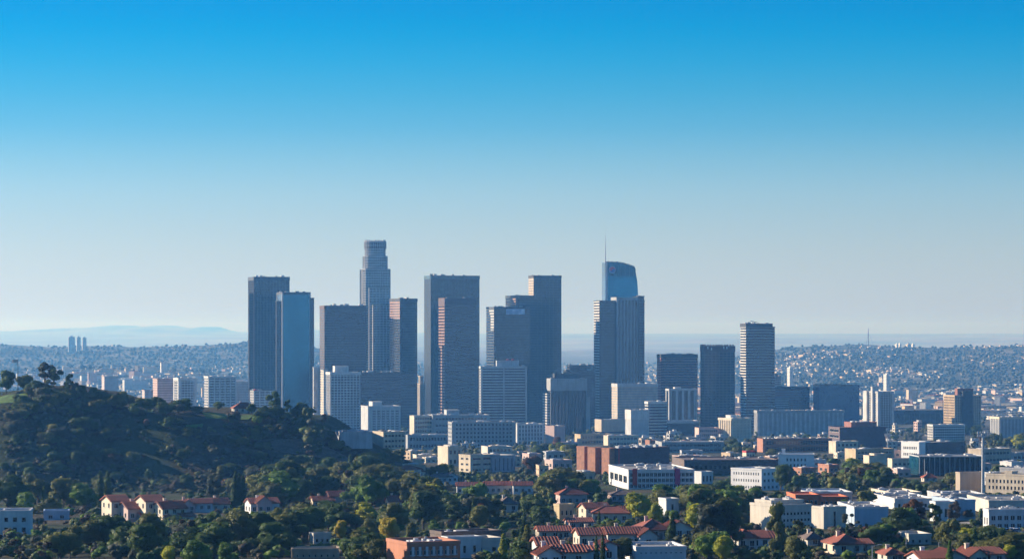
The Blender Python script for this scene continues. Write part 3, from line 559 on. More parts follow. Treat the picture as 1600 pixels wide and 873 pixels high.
# left of the ridge's end
t = mid('small pinkish block standing alone beyond the ridge with the eucalyptus', 'small pinkish block', 164, 5600, 20); t.block(159, 163, 185, 588, PINKW, band=(CL, 4, .4, .2), dep=None); t.units(3, 2); t.end()
t = mid('rosy brown block with striped sunlit side behind the ridge', 'rosy striped block', 246, 4300, 22); t.block(239, 246, 271, 592, GP, band=(PINKW, 3.6, .5, .3)); t.units(4, 1.6); t.end()
t = mid('low rosy block at the foot of the rosy striped block', 'low rosy block', 226, 4200, 22); t.block(222, 226, 239, 610, PINKW, band=(CL, 3.6, .4, .2)); t.end()
t = mid('grey-blue block with a white corner and window grid next to the rosy striped block', 'white-cornered grid block', 279, 4250, 20); t.block(271.5, 279, 307, 591, NV, band=(CL, 3.7, .4, .3), pier=(CL, 4.2, 1.0, .4), corner=(CW, 4, .5), cap=(CW, 3)); t.units(4, 1.8); t.end()
t = mid('white and navy block with stripes and glazed bays above the ridge trees', 'white striped glazed block', 326, 4100, 20); t.block(319.5, 326, 369, 588.5, NV, band=(CW, 3.7, .42, .35), pier=(CW, 8.5, 1.4, .5), cap=(CW, 2)); t.units(6, 2, [WP, CL]); t.end()
t = mid('plain grey block adjoining the white striped glazed block', 'plain grey block', 370, 4180, 20); t.block(None, 368, 388, 597, CG, band=(CL, 3.7, .5, .2), dep=20); t.units(2, 1.5); t.end()
t = mid('low blue-white block tucked below the slate twin tower', 'low blue-white block', 397, 4200, 18); t.block(391, 397, 431, 610, NV, band=(CL, 3.7, .45, .3), pier=(CW, 7, 1.3, .4)); t.units(3, 2, [REDP, CL, WP]); t.end()
# ------------------------------------------------------------------ the nearer town: walls with real openings, windows set into them
def opening_wall(mb, w_, h, t, cols, rows, fw, fh, z0=0.0, m0=.06, top=.0, place=None):
    """a wall of length w_ and height h with a grid of openings; returns the openings (x0,x1,z0,z1)"""
    ops = []; xa, xb = w_*m0, w_*(1-m0); cw = (xb-xa)/cols; za, zb = z0, h-top; rh = (zb-za)/rows
    zc = 0.0
    for r in range(rows):
        oz0 = za+r*rh+rh*(1-fh)*.55; oz1 = oz0+rh*fh
        mb(0, w_, zc, oz0); xc = 0.0
        for c in range(cols):
            ox0 = xa+c*cw+cw*(1-fw)/2; ox1 = ox0+cw*fw
            mb(xc, ox0, oz0, oz1); ops.append((ox0, ox1, oz0, oz1)); xc = ox1
        mb(xc, w_, oz0, oz1); zc = oz1
    mb(0, w_, zc, h); return ops
class Low(Bld):
    def walls(s, xl, xm, xr, yt, wall, front=None, left=None, roof=ROOFG, par=.8, dep=None, pane=PANE, dd=0, sill=True, rail=None, n='wall', zb=0.0):
        x0, y0, w_, dp, d = s.rect(xl, xm, xr, dep, dd); zt = max(2.2, Z(yt, d)-s.z); h = zt-par; t = .3
        s.last = (x0, y0, w_, dp, h); s.px0 = min(s.px0, xl or xm); s.px1 = max(s.px1, xr); s.top = min(s.top, yt)
        wx = s.x+(x0+w_/2)*s.u[0]+(y0+dp/2)*s.v[0]; wy = s.d+(x0+w_/2)*s.u[1]+(y0+dp/2)*s.v[1]; FOOT.append((wx, wy, math.hypot(w_, dp)/2*.8))
        b = MB(); sides = []
        fr = lambda a, c, z0, z1: (c-a > .01 and z1-z0 > .01) and b.box(x0+a, x0+c, y0, y0+t, z0+zb, z1+zb)
        lf = lambda a, c, z0, z1: (c-a > .01 and z1-z0 > .01) and b.box(x0, x0+t, y0+t+a, y0+t+c, z0+zb, z1+zb)
        if front: sides += [('F', o) for o in opening_wall(fr, w_, h-zb, t, *front)]
        else: fr(0, w_, 0, h-zb)
        if left: sides += [('L', o) for o in opening_wall(lf, dp-2*t, h-zb, t, *left)]
        else: lf(0, dp-2*t, 0, h-zb)
        b.box(x0+w_-t, x0+w_, y0+t, y0+dp-t, zb, h); b.box(x0, x0+w_, y0+dp-t, y0+dp, zb, h)
        b.build(n, wall, s.root)
        b = MB(); p = .12
        b.box(x0-p, x0+w_+p, y0-p, y0+t+p, h, h+par); b.box(x0-p, x0+w_+p, y0+dp-t-p, y0+dp+p, h, h+par)
        b.box(x0-p, x0+t+p, y0+t+p, y0+dp-t-p, h, h+par); b.box(x0+w_-t-p, x0+w_+p, y0+t+p, y0+dp-t-p, h, h+par)
        b.build('parapet', rail or wall, s.root)
        b = MB(); b.box(x0+t+p, x0+w_-t-p, y0+t+p, y0+dp-t-p, h-.3, h+.1); b.build('roof', roof, s.root)
        k = s.d/F; byside = {}
        for sd, o in sides: byside.setdefault(sd, []).append(o)
        for sd, os_ in byside.items():
            o = os_[0]; ww, hh = o[1]-o[0], o[3]-o[2]; big = (ww/k >= 4.2 or (ww/k >= 3.2 and s.d < 1500)) and hh/k >= 3.0 and len(os_) <= 60
            if big:
                fm, pm = MB(), MB(); fw_ = min(.12, ww*.08)
                bx = (lambda m_, a, c, y, yy, z0, z1: m_.box(a, c, y, yy, z0, z1)) if sd == 'F' else (lambda m_, a, c, y, yy, z0, z1: m_.box(y, yy, a, c, z0, z1))
                bx(fm, 0, fw_, .08, .2, 0, hh); bx(fm, ww-fw_, ww, .08, .2, 0, hh); bx(fm, fw_, ww-fw_, .08, .2, 0, fw_); bx(fm, fw_, ww-fw_, .08, .2, hh-fw_, hh)
                if ww > 1.4: bx(fm, ww/2-fw_/2, ww/2+fw_/2, .08, .2, fw_, hh-fw_)
                if sill: bx(fm, -.1, ww+.1, -.09, .1, -.1, -.004)
                bx(pm, .01, ww-.01, .16, .24, .01, hh-.01)
                f_, p_ = fm.mesh('window', WP), pm.mesh('pane', pane)
                for (a, c, z0, z1) in os_:
                    q = link('window', f_, s.root, loc=(x0+a, y0, z0+zb) if sd == 'F' else (x0, y0+t+a, z0+zb)); link('pane', p_, q)
            else:
                b = MB()
                for (a, c, z0, z1) in os_:
                    if sd == 'F': b.box(x0+a, x0+c, y0+.15, y0+.25, z0+zb, z1+zb)
                    else: b.box(x0+.15, x0+.25, y0+t+a, y0+t+c, z0+zb, z1+zb)
                b.build('window_row', pane, s.root, 'stuff')
        return s
def low(label, ref, px, yb, a=14, cat='building', name='low_rise_building', group='low buildings of the nearer town'):
    _, d, _ = at(px, yb); return Low(name, label, cat, ref, px, d, a, group)
G = lambda c, r, fw=.6, fh=.5, z0=0, m0=.05, top=0.3: (c, r, fw, fh, z0, m0, top)
# --- below the towers, y 655..700
t = low('wide office block with a regular grid of square dark windows', 'square-windowed office block', 706, 698, 10); t.walls(700, 706, 806, 659, CG, G(16, 6, .5, .5), G(3, 6, .6, .5), pane=PANED); t.units(9, 1.8, [WP, CL]); t.end()
t = low('flat grey slab with a bare wall rising behind the square-windowed office block', 'bare grey slab', 688, 690, 10); t.walls(None, 676, 765, 648, CG, G(16, 4, .8, .3)); t.pent(700, 720, 641, CL); t.units(7, 1.8, [WP, METAL]); t.end()
t = low('small dark block between two sunlit cream end walls', 'cream-ended dark block', 646, 690, 24); t.walls(640, 647, 676, 649, CC, G(7, 6, .82, .55), pane=PANED); t.units(2, 1.5); t.end()
t = low('pale grey theatre-like building with a wide blue-grey flat roof by the ridge foot', 'wide blue-roofed hall', 532, 700, 10); t.walls(524, 532, 582, 674, CL, None, None, roof=BLUR); t.units(5, 1.4); t.end()
t = low('low block with a tall sunlit cream wall and shaded grey front', 'cream-walled grey block', 597, 700, 30); t.walls(582, 599, 634, 674, CC, G(6, 3, .7, .4)); t.units(5, 1.3); t.end()
t = low('row of shaded blue-grey low blocks before the cream-ended dark block', 'blue-grey low row', 640, 702, 14); t.walls(632, 637, 700, 679, CG, G(12, 2, .7, .45)); t.units(8, 1.4, [WP, CL]); t.end()
t = low('cluster of white upright-striped blocks lit at one side', 'white upright cluster', 812, 694, 22); t.walls(800, 808, 850, 662, CW, G(8, 5, .45, .7)); t.units(5, 1.8, [WP, CL]); t.end()
t = low('plain pinkish box building with a blank sunlit side', 'blank pinkish box', 866, 698, 40); t.walls(852, 866, 883, 665, PINKW, None, None); t.units(2, 1.2); t.end()
t = low('long flat building with an orange sunlit end and dark front', 'orange-ended flat building', 907, 694, 22); t.walls(898, 907, 955, 678, CT, G(10, 2, .85, .5)); t.walls(943, 950, 998, 680, CC, G(8, 2, .85, .5), dd=-60); t.units(9, 1.4, [WP, CL, REDP]); t.end()
t = low('small salmon cube building with a lit face at the foot of the pale blocks', 'salmon cube', 1014, 704, 30); t.walls(1008, 1015, 1025, 687, BR, None, None); t.end()
t = low('long dark parking structure with pale deck edges', 'dark parking structure', 1036, 707, 6); t.walls(None, 1034, 1132, 690, CG, G(14, 2, .93, .5), roof=ROOFW, pane=PANED); t.units(7, 1.4, [WP, CL]); t.end()
t = low('low pavilion with a broad overhanging grey slab roof', 'slab-roofed pavilion', 1044, 680, 8); t.walls(None, 1041, 1092, 657, NV, None, rail=CL, par=3.4); t.end()
t = low('dim pinkish low building beside the cream ribbed block', 'dim pinkish low building', 1094, 690, 8); t.walls(None, 1092, 1123, 668, PINKW, G(9, 3, .6, .5)); t.end()
t = low('long navy flat building with a salmon end and cluttered roof', 'salmon-ended navy building', 1192, 706, 14); t.walls(1183, 1192, 1300, 685, BR, G(24, 2, .9, .6), roof=ROOFW, pane=PANED); t.units(22, 1.8, [WP, CC, CL]); t.end()
t = low('little red-roofed belvedere building with cream arches', 'red-topped belvedere', 1166, 722, 20, 'house'); t.walls(1160, 1166, 1180, 704, CC, G(3, 1, .5, .7), rail=REDP, par=1.4); t.end()
t = low('large purple-brown brick block with an orange banded end', 'purple-brown brick block', 1312, 704, 14); t.walls(1294.5, 1312, 1384, 667, BD, None, G(1, 4, .9, .5), rail=BD); t.walls(None, 1330, 1370, 659, GR, None, dd=14, dep=20, n='upper_wall', zb=t.last[4]); t.units(5, 1.4, [WP]); t.end()
t = low('tan block with a sunlit end below the purple-brown brick block', 'tan-ended block', 1337, 720, 24); t.walls(1320, 1337, 1397, 701, CT, G(10, 2, .8, .4)); t.units(5, 1.2, [WP]); t.end()
t = low('small tan house block tucked behind the tan-ended block', 'small tan block', 1308, 708, 26); t.walls(1295, 1306, 1341, 689, CC, G(5, 2, .6, .5)); t.units(4, 1.2); t.end()
t = low('small cream stucco building with a raised middle', 'raised-middle cream building', 1362, 726, 20); t.walls(1349, 1358, 1385, 711, CC, None); t.walls(None, 1366, 1384, 708, CC, None, dd=4, dep=8, n='upper_wall'); t.end()
t = low('low purple-roofed shed building with a cream gable end', 'purple-roofed shed', 1394, 731, 12); t.walls(1387, 1394, 1432, 716, CC, G(5, 1, .6, .3), roof=ROOFB); t.end()
t = low('white modern office with two rows of dark windows and a teal glass wing', 'white office with teal wing', 1438, 716, 40); t.walls(1408, 1436, 1446, 690, BWP, None, G(8, 2, .6, .42, .8, .1, 2.0)); t.walls(None, 1447, 1508, 691, NT, None, dd=9, dep=28, n='glass_wing'); t.units(5, 1.6, [WP]); t.end()
t = low('long teal glass building with a row of slim columns', 'teal colonnade building', 1440, 742, 4); t.walls(None, 1436, 1538, 712, NT, None, dep=30, rail=CL, par=.7)
x0_, y0_, w__, dep_, zt_ = t.last; b_ = MB()
for i in range(14): b_.box(x0_+w__*i/13-.2, x0_+w__*i/13+.2, y0_-2, y0_-1.6, 0, zt_)
b_.box(x0_-.5, x0_+w__+.5, y0_-2.2, y0_-.2, zt_, zt_+.6); b_.build('colonnade', CL, t.root, 'stuff'); t.units(8, 1.2); t.end()
t = low('beige low building with a lit end beside the floodlight pole', 'beige lit-ended building', 1534, 724, 34); t.walls(1512, 1533, 1580, 701, CB, G(8, 2, .8, .4)); t.units(5, 1.3); t.end()
t = low('flat blue-grey warehouse by the beige lit-ended building', 'flat blue-grey warehouse', 1582, 720, 12); t.walls(1572, 1580, 1650, 707, CL, G(10, 1, .7, .4)); t.units(4, 1.3); t.end()
# --- y 700..770
t = low('tall salmon brick hall with three stepped sunlit piers and a long dark side', 'salmon brick hall', 962, 740, 40, 'hall')
t.walls(940, 962, 1046, 700, BD, None, None, dep=26, rail=BD); k_ = t.last
t.walls(940, 952, 962.5, 699.5, BR, None, None, dd=-2, rail=BR, n='pier_wall'); t.walls(918, 930, 942, 698.5, BR, None, None, dd=6, rail=BR, n='pier_wall'); t.walls(901, 913, 922, 697, BR, None, None, dd=14, rail=BR, n='pier_wall')
b_ = MB(); x0_, y0_, w__, dep_, zt_ = k_; b_.box(x0_+2, x0_+3.2, y0_-.3, y0_-.02, 2, zt_+.6); b_.build('red_strip', REDP, t.root); t.last = k_; t.units(8, 2.2, [WP, METAL]); t.end()
t = low('white-framed parking building with red and magenta wall panels', 'magenta-panelled building', 988, 764, 8); t.walls(951, 982, 1085, 733, WP, G(16, 3, .86, .7, .5, .02, .6), G(4, 1, .8, .4), pane=PANED, roof=ROOFW)
x0_, y0_, w__, dep_, zt_ = t.last
for a_, b2, m_ in ((.06, .13, REDP), (.70, .78, MAG)):
    b_ = MB(); b_.box(x0_+w__*a_, x0_+w__*b2, y0_-.5, y0_-.05, zt_*.25, zt_+1.2); b_.build('coloured_panel', m_, t.root)
t.units(16, 1.5, [WP, CL]); t.end()
t = low('low white building with pale blue shaded wall next to the magenta-panelled building', 'white-blue low building', 1096, 756, 30); t.walls(1085, 1096, 1114, 736, WP, G(3, 1, .5, .5)); t.units(2, 1); t.end()
t = low('long brown flat-roofed warehouse with a cream end wall', 'long brown warehouse', 1070, 740, 6, 'warehouse'); t.walls(1050, 1070, 1216, 718, ROOFB, G(18, 1, .5, .25), roof=ROOFB); t.units(7, 1.1, [WP]); t.end()
t = low('small bright white mission-like building with eight dark arched windows and a corner tower', 'white mission building', 1218, 732, -6); t.walls(None, 1216, 1272, 709, BWP, G(6, 2, .42, .5, .6, .2, 1.2), dep=26, pane=PANED); t.walls(None, 1221.5, 1227, 701, BWP, None, dd=3, dep=6, n='tower_wall'); t.units(3, 1); t.end()
t = low('white three-storey office block seen on the corner, one side sunlit', 'white corner office', 1190, 766, 46); t.walls(1142, 1190, 1225, 732, BWP, G(5, 3, .5, .42), G(11, 3, .42, .4), pane=PANED); t.units(6, 1.2, [WP, CL]); t.end()
t = low('cream and grey office with three window rows by the valley trees', 'cream and grey office', 734, 738, 36); t.walls(717, 735, 771, 710, CC, G(2, 3, .75, .34), G(2, 3, .5, .4), pane=PANED); t.walls(None, 769, 805, 711, CL, G(5, 1, .2, .8), dd=8, dep=24, n='side_wall'); t.units(4, 1.6); t.end()
t = low('cream stepped building with raised roof rooms behind the cream and grey office', 'cream stepped building', 706, 728, 30); t.walls(684, 700, 722, 697, CC, G(3, 2, .5, .4)); t.units(5, 1.8, [CC, WP]); t.end()
t = low('low white building with a curved-looking pale roof at the town edge', 'pale-roofed town building', 770, 716, 16); t.walls(752, 762, 800, 697, OFFW, G(6, 2, .7, .45)); t.units(6, 1.8, [WP, CC]); t.end()
t = low('plain beige stucco hall by the floodlight pole', 'plain beige hall', 1508, 768, 24); t.walls(1496, 1500, 1537, 737, CB, None, None); t.units(3, 1.2); t.end()
t = low('beige civic building with two rows of tall dark windows', 'beige tall-windowed building', 1606, 772, 50); t.walls(1540, 1604, 1660, 741, CC, None, G(10, 2, .5, .55, 1.5, .04, 1.4), pane=PANED); t.walls(1569, 1581, 1590, 735.5, CC, None, dd=22, n='bay_wall'); t.walls(1562, 1612, 1660, 731, CL, G(10, 1, .8, .4), dd=24, n='upper_wall'); t.units(8, 1.4, [WP, CL]); t.end()
t = low('long pale blue and white market hall roof', 'pale market hall', 1265, 784, 4, 'hall'); t.walls(None, 1262, 1332, 768, CL, G(9, 1, .7, .4), roof=BLUR, dep=30); t.units(4, .9); t.end()
# --- y 765..830
t = low('orange flat-roofed market building with stepped bays', 'orange-roofed market', 1248, 792, 4, 'market building'); t.walls(None, 1243, 1280, 772, ORNG, G(5, 1, .6, .4), roof=ORNG, dep=22); t.walls(None, 1279, 1325, 775, ORNG, G(6, 1, .6, .4), roof=ORNG, dep=20, dd=2, n='side_wall'); t.end()
t = low('off-white office block with three rows of windows and a blank sunlit end', 'off-white three-row office', 1208, 830, 30, 'office')
t.walls(1172, 1216, 1268, 788, OFFW, G(9, 3, .62, .45, .6, .03, 1.2), None, roof=ROOFW, pane=PANED); t.walls(None, 1205, 1255, 781, OFFW, None, dd=5, dep=9, n='upper_wall'); t.units(6, 1.3, [WP, CL]); t.end()
t = low('plain white flat-roofed wing beside the off-white three-row office', 'plain white wing', 1290, 826, 26); t.walls(1268, 1287, 1322, 791, OFFW, G(1, 1, .12, .8), roof=ROOFW); t.units(5, 1, [WP]); t.end()
t = low('pale blue-shaded blank wall building with a clean white roof edge', 'blank pale blue building', 1338, 822, 4); t.walls(None, 1335, 1388, 791, BLUW, None, dep=32, roof=ROOFW, rail=WP); t.units(6, 1, [WP, CL]); t.end()
t = low('white low studio building with a flat cluttered roof', 'cluttered white studio', 1466, 814, 12); t.walls(1453, 1462, 1494, 783, WP, G(3, 1, .4, .5), roof=ROOFW); t.walls(None, 1492, 1524, 780, BLUW, None, dd=8, dep=24, n='side_wall', roof=ROOFW); t.units(9, 1.2, [WP, CL, ROOFG]); t.end()
t = low('long white studio hall with a clean pale roof behind the white panel-fronted building', 'long white studio hall', 1550, 802, 3, 'hall'); t.walls(None, 1545, 1625, 781, OFFW, G(6, 1, .3, .3), roof=ROOFW, dep=40); t.units(5, 1, [WP]); t.end()
t = low('white panel-fronted building with dark glazed bays', 'white panel-fronted building', 1550, 828, 8); t.walls(1536, 1545, 1620, 795, WP, G(7, 2, .7, .62, .3, .03, .8), G(2, 1, .5, .4), roof=ROOFW); t.units(6, 1.2, [WP, CL]); t.end()
t = low('low white workshops with a long pale roof between the studio buildings', 'low white workshops', 1408, 796, 6, 'workshop'); t.walls(None, 1398, 1462, 778, WP, G(7, 1, .5, .4), roof=ROOFW, dep=45); t.units(12, 1.2, [WP, CL, METAL]); t.end()
t = low('tiny pale flat building behind the low white workshops', 'tiny pale flat building', 1420, 786, 8); t.walls(None, 1390, 1440, 768, CC, G(6, 1, .6, .4), roof=ROOFW, dep=30); t.units(6, 1, [WP, CL]); t.end()
t = low('low concrete building with a dark band of glass by the parking lot', 'dark-banded low building', 1520, 792, 4); t.walls(None, 1470, 1540, 771, CL, G(8, 1, .9, .4), roof=ROOFG, dep=26); t.units(6, 1, [WP, CL]); t.end()
t = low('terracotta building with white-framed dark windows, cut by the lower edge', 'terracotta building', 636, 884, 22, 'building'); t.walls(604, 636, 719, 846, TERRA, G(7, 2, .78, .6, .3, .04, .8), None, pane=PANED, roof=ROOFG); t.units(5, 1, [WP, CL])
x0_, y0_, w__, dep_, zt_ = t.last; b_ = MB()
for i in range(7): b_.box(x0_+w__*(.085+.131*i), x0_+w__*(.085+.131*i)+.55, y0_-.35, y0_-.02, zt_*.5, zt_*.92)
b_.build('white_pilaster', WP, t.root, 'stuff'); t.end()
t = low('modern white house with stacked boxes and a brown flat roof', 'modern white house', 722, 872, 24, 'house', 'house', None); t.walls(690, 700, 752, 838, WP, G(3, 1, .3, .4), None, roof=ROOFB); t.walls(None, 738, 785, 840, OFFW, G(2, 1, .3, .3), dd=3, dep=10, n='side_wall', roof=ROOFB); t.walls(None, 690, 782, 830, ROOFB, None, dd=16, dep=8, n='rear_wall'); t.units(3, .8); t.end()
t = low('long white school-like building with a row of small dark windows, cut by the lower edge', 'long white windowed building', 1000, 882, 8); t.walls(None, 994, 1072, 853, WP, G(9, 1, .42, .34, 2.8, .05, .5), dep=16, roof=ROOFW, pane=PANED); t.units(3, .8); t.end()
t = low('white box apartment house with six dark windows on the edge of the ravine', 'white ravine apartment house', 0, 838, 6, 'house', 'house', None); t.walls(None, -14, 47, 797, WP, G(4, 2, .5, .5, .8, .05, .6), dep=14, roof=ROOFW, pane=PANED); t.units(4, .8); t.end()
t = low('pale blue low garage building below the rounded trees', 'pale blue garage', 92, 812, 8, 'garage', 'house', None); t.walls(None, 68, 108, 797, BLUW, G(2, 1, .4, .5), dep=10, roof=ROOFW); t.end()
t = low('small white flat house with yellow sunlit end among the dark trees', 'yellow-ended white house', 878, 810, 30, 'house', 'house', None); t.walls(867, 874, 897, 787, YEL, G(3, 1, .4, .4)); t.end()
t = low('white house with a tall blank wall beside the big yellow-green tree', 'tall-walled white house', 1038, 806, 20, 'house', 'house', None); t.walls(1029, 1041, 1061, 778, WP, G(1, 1, .2, .6)); t.end()
t = low('low flat white house by the lawn', 'low lawn house', 498, 850, 20, 'house', 'house', None); t.walls(484, 490, 517, 832, OFFW, G(3, 1, .5, .4), roof=ROOFG); t.end()
t = low('long beige garden wall building below the lawn', 'long beige low building', 470, 872, 6); t.walls(None, 456, 530, 856, CT, G(7, 1, .2, .3), roof=BLUR, dep=8); t.end()
t = low('small teal-roofed cottage in dark trees by the street', 'teal-roofed cottage', 1436, 850, 10, 'house', 'house', None); t.walls(None, 1420, 1455, 833, OFFW, G(3, 1, .4, .4), roof=TEALR, dep=12); t.end()

# ------------------------------------------------------------------ red-tiled houses
def house(label, ref, px, yb, wings, a=12, wall=OFFW, win=True, chimneys=1, group='red-tiled houses', name='house', roofm=None):
    """wings: (x px, width px, y metres back, depth m, eave px, rise px, ridge 'x' | 'y' | 'hip', wall)"""
    _, d, _ = at(px, yb); t = Bld(name, label, 'house', ref, px, d, a, group); k = d/F; t.top = yb
    roofm = roofm or TILE
    for wi, wg in enumerate(wings):
        x0, w_, y0, dp, h, rise, rd = wg[:7]; wm = wg[7] if len(wg) > 7 else wall
        x0, w_, h, rise = x0*k, w_*k, h*k, rise*k; x1, y1 = x0+w_, y0+dp; ov = .55; th = .28
        t.px0 = min(t.px0, px+wg[0]); t.px1 = max(t.px1, px+wg[0]+wg[1]); t.top = min(t.top, yb-wg[4]-wg[5])
        wx = t.x+(x0+w_/2)*t.u[0]+(y0+dp/2)*t.v[0]; wy = t.d+(x0+w_/2)*t.u[1]+(y0+dp/2)*t.v[1]; FOOT.append((wx, wy, math.hypot(w_, dp)/2*.85))
        b = MB(); b.box(x0, x1, y0, y1, -1, h)
        ym, xm_ = (y0+y1)/2, (x0+x1)/2
        if rd == 'x':
            for xa, xb in ((x0, x0+.3), (x1-.3, x1)): b.poly([(xa,y0,h),(xa,y1,h),(xa,ym,h+rise),(xb,y0,h),(xb,y1,h),(xb,ym,h+rise)], [(0,2,1),(3,4,5),(0,3,5,2),(1,2,5,4),(0,1,4,3)])
        elif rd == 'y':
            for ya, yb_ in ((y0, y0+.3), (y1-.3, y1)): b.poly([(x0,ya,h),(x1,ya,h),(xm_,ya,h+rise),(x0,yb_,h),(x1,yb_,h),(xm_,yb_,h+rise)], [(0,1,2),(3,5,4),(0,2,5,3),(1,4,5,2),(0,3,4,1)])
        b.build('wall', wm, t.root)
        b = MB(); rib = MB()
        def slope_prism(sec, lo, hi, axis):
            n = len(sec); P = lambda s_, q: (q, s_[0], s_[1]) if axis == 'x' else (s_[0], q, s_[1])
            b.poly([P(s_, lo) for s_ in sec]+[P(s_, hi) for s_ in sec], [tuple(range(n)), tuple(range(2*n-1, n-1, -1))]+[(i, n+i, n+(i+1)%n, (i+1)%n) for i in range(n)])
        if rd in 'xy':
            q0, q1, qm = (y0, y1, ym) if rd == 'x' else (x0, x1, xm_); sl = rise/max(.1, (q1-q0)/2)
            sec = [(q0-ov, h-ov*sl+.02), (qm, h+rise+.02), (q1+ov, h-ov*sl+.02), (q1+ov, h-ov*sl+th), (qm, h+rise+th), (q0-ov, h-ov*sl+th)]
            lo, hi = (x0-ov, x1+ov) if rd == 'x' else (y0-ov, y1+ov); slope_prism(sec, lo, hi, rd)
            m = int((hi-lo)/.75); 
            for i in range(m):
                c = lo+(i+.5)*(hi-lo)/m
                for s0, s1 in ((sec[5], sec[4]), (sec[3], sec[4])):
                    P = lambda s_, q, dz: (q, s_[0], s_[1]+dz) if rd == 'x' else (s_[0], q, s_[1]+dz)
                    rib.poly([P(s0,c-.16,-.05),P(s0,c+.16,-.05),P(s1,c+.16,-.05),P(s1,c-.16,-.05),P(s0,c-.1,.1),P(s0,c+.1,.1),P(s1,c+.1,.1),P(s1,c-.1,.1)], [(0,3,2,1),(4,5,6,7),(0,1,5,4),(1,2,6,5),(2,3,7,6),(3,0,4,7)])
        else:
            X0, X1, Y0, Y1 = x0-ov, x1+ov, y0-ov, y1+ov; e = min(X1-X0, Y1-Y0)/2*.98
            r0, r1 = ((X0+e, (Y0+Y1)/2), (X1-e, (Y0+Y1)/2)) if X1-X0 >= Y1-Y0 else (((X0+X1)/2, Y0+e), ((X0+X1)/2, Y1-e)); hz = h-.15
            v = [(X0,Y0,hz),(X1,Y0,hz),(X1,Y1,hz),(X0,Y1,hz),(X0,Y0,hz+th),(X1,Y0,hz+th),(X1,Y1,hz+th),(X0,Y1,hz+th),(*r0,h+rise+th),(*r1,h+rise+th)]
            f = [(0,3,2,1),(0,1,5,4),(1,2,6,5),(2,3,7,6),(3,0,4,7)]
            f += [(4,5,9,8),(6,7,8,9),(5,6,9),(7,4,8)] if X1-X0 >= Y1-Y0 else [(5,6,9,8),(7,4,8,9),(4,5,8),(6,7,9)]
            b.poly(v, f)
            for p_, q_ in ((v[4], v[8]), (v[7], v[8] if X1-X0 >= Y1-Y0 else v[9]), (v[5], v[9] if X1-X0 >= Y1-Y0 else v[8]), (v[6], v[9]), (v[8], v[9])):
                if (Vector(p_)-Vector(q_)).length > .3: rib.tube(p_, q_, .16, .16, 5)
        rf = b.build('roof', roofm, t.root)
        if rib.v: rib.build('roof_tile', roofm, rf, 'stuff')
        if win and w_ > 2.5:
            rows = 2 if h > 5 else 1; n = max(1, int(w_/2.6)); rh = h/rows; ww, hh = 1.25, min(1.5, rh*.5)
            fm, pm = MB(), MB(); f2, p2 = MB(), MB()
            fm.box(-.1,0,-.07,.05,-.1,hh+.1); fm.box(ww,ww+.1,-.07,.05,-.1,hh+.1); fm.box(0,ww,-.07,.05,hh,hh+.1); fm.box(-.15,ww+.15,-.12,.05,-.16,-.002); fm.box(ww/2-.04,ww/2+.04,-.05,.02,0,hh); pm.box(0,ww,-.03,.04,0,hh)
            f2.box(-.07,.05,-.1,0,-.1,hh+.1); f2.box(-.07,.05,ww,ww+.1,-.1,hh+.1); f2.box(-.07,.05,0,ww,hh,hh+.1); f2.box(-.12,.05,-.15,ww+.15,-.16,-.002); p2.box(-.03,.04,0,ww,0,hh)
            fm, pm, f2, p2 = fm.mesh('window', WP), pm.mesh('pane', PANED), f2.mesh('window', WP), p2.mesh('pane', PANED)
            for r in range(rows):
                zz = r*rh+rh*.35
                for i in range(n):
                    q = link('window', fm, t.root, loc=(x0+(i+.5)*w_/n-ww/2, y0, zz)); link('pane', pm, q)
                nn = max(1, int(dp/4.5))
                for i in range(nn):
                    q = link('window', f2, t.root, loc=(x0, y0+(i+.5)*dp/nn-ww/2, zz)); link('pane', p2, q)
        if wi < chimneys:
            b = MB(); cx, cy = x0+w_*.32, y0+dp*.62; b.box(cx, cx+.9, cy, cy+.7, h, h+rise+.9); b.box(cx-.1, cx+1.0, cy-.1, cy+.8, h+rise+.9, h+rise+1.1); c = b.build('chimney', wm, rf)
    b = MB(); b.box(.6, 1.6, wings[0][2]-.06, wings[0][2]+.03, 0, 2.1); dr = link('door', b.mesh('door', ROOFB), t.root, loc=(wings[0][0]*k+wings[0][1]*k*.55, 0, 0))
    b = MB(); b.box(1.4, 1.5, wings[0][2]-.12, wings[0][2]-.06, 1.0, 1.1); b.build('handle', DKM, dr)
    LM.append((t.px0, t.px1, t.top, yb, d, ref)); return t
house('cream-walled two-storey house with stepped red roofs beside the dark cypress pair', 'stepped red-roofed house', 200, 815, [(0,46,0,10,22,9,'x',PINKW),(-14,30,8,10,32,8,'x',CC),(18,14,-3,5,11,4,'x',OFFW)], 28)
house('red-roofed two-storey house just right of the stepped red-roofed one', 'cream red-roofed house', 254, 817, [(0,40,0,10,24,10,'x',CC),(-14,32,8,10,34,8,'x',CC),(26,22,-3,6,12,4,'x',OFFW)], 28)
house('pink-roofed bungalow behind the second red-roofed house', 'pink-roofed bungalow', 286, 800, [(-4,24,0,9,12,8,'y',PINKW),(16,34,4,8,14,6,'x',WP)], 18)
house('low red-roofed house by the tall cypress group', 'cypress-side red house', 330, 800, [(0,30,0,9,14,8,'x',CC)], 20)
house('white villa with an arched gable and brown-red roof below the ridge', 'white arched villa', 392, 803, [(0,46,0,9,18,7,'x',WP),(8,24,-2,6,20,9,'y',PINKW)], 20)
house('split-level house with bright red roof and dark porch', 'split-level red house', 490, 793, [(0,34,0,8,12,6,'x',CC),(28,28,3,8,18,7,'x',OFFW)], 16)
house('small red-roofed house lost among the valley trees', 'small valley red house', 608, 794, [(0,20,0,8,12,8,'x',CC)], 14)
house('brown-roofed house half hidden in the grove below the long red roofs', 'grove brown house', 782, 800, [(0,28,0,9,14,9,'hip',OFFW)], 14, roofm=ROOFB)
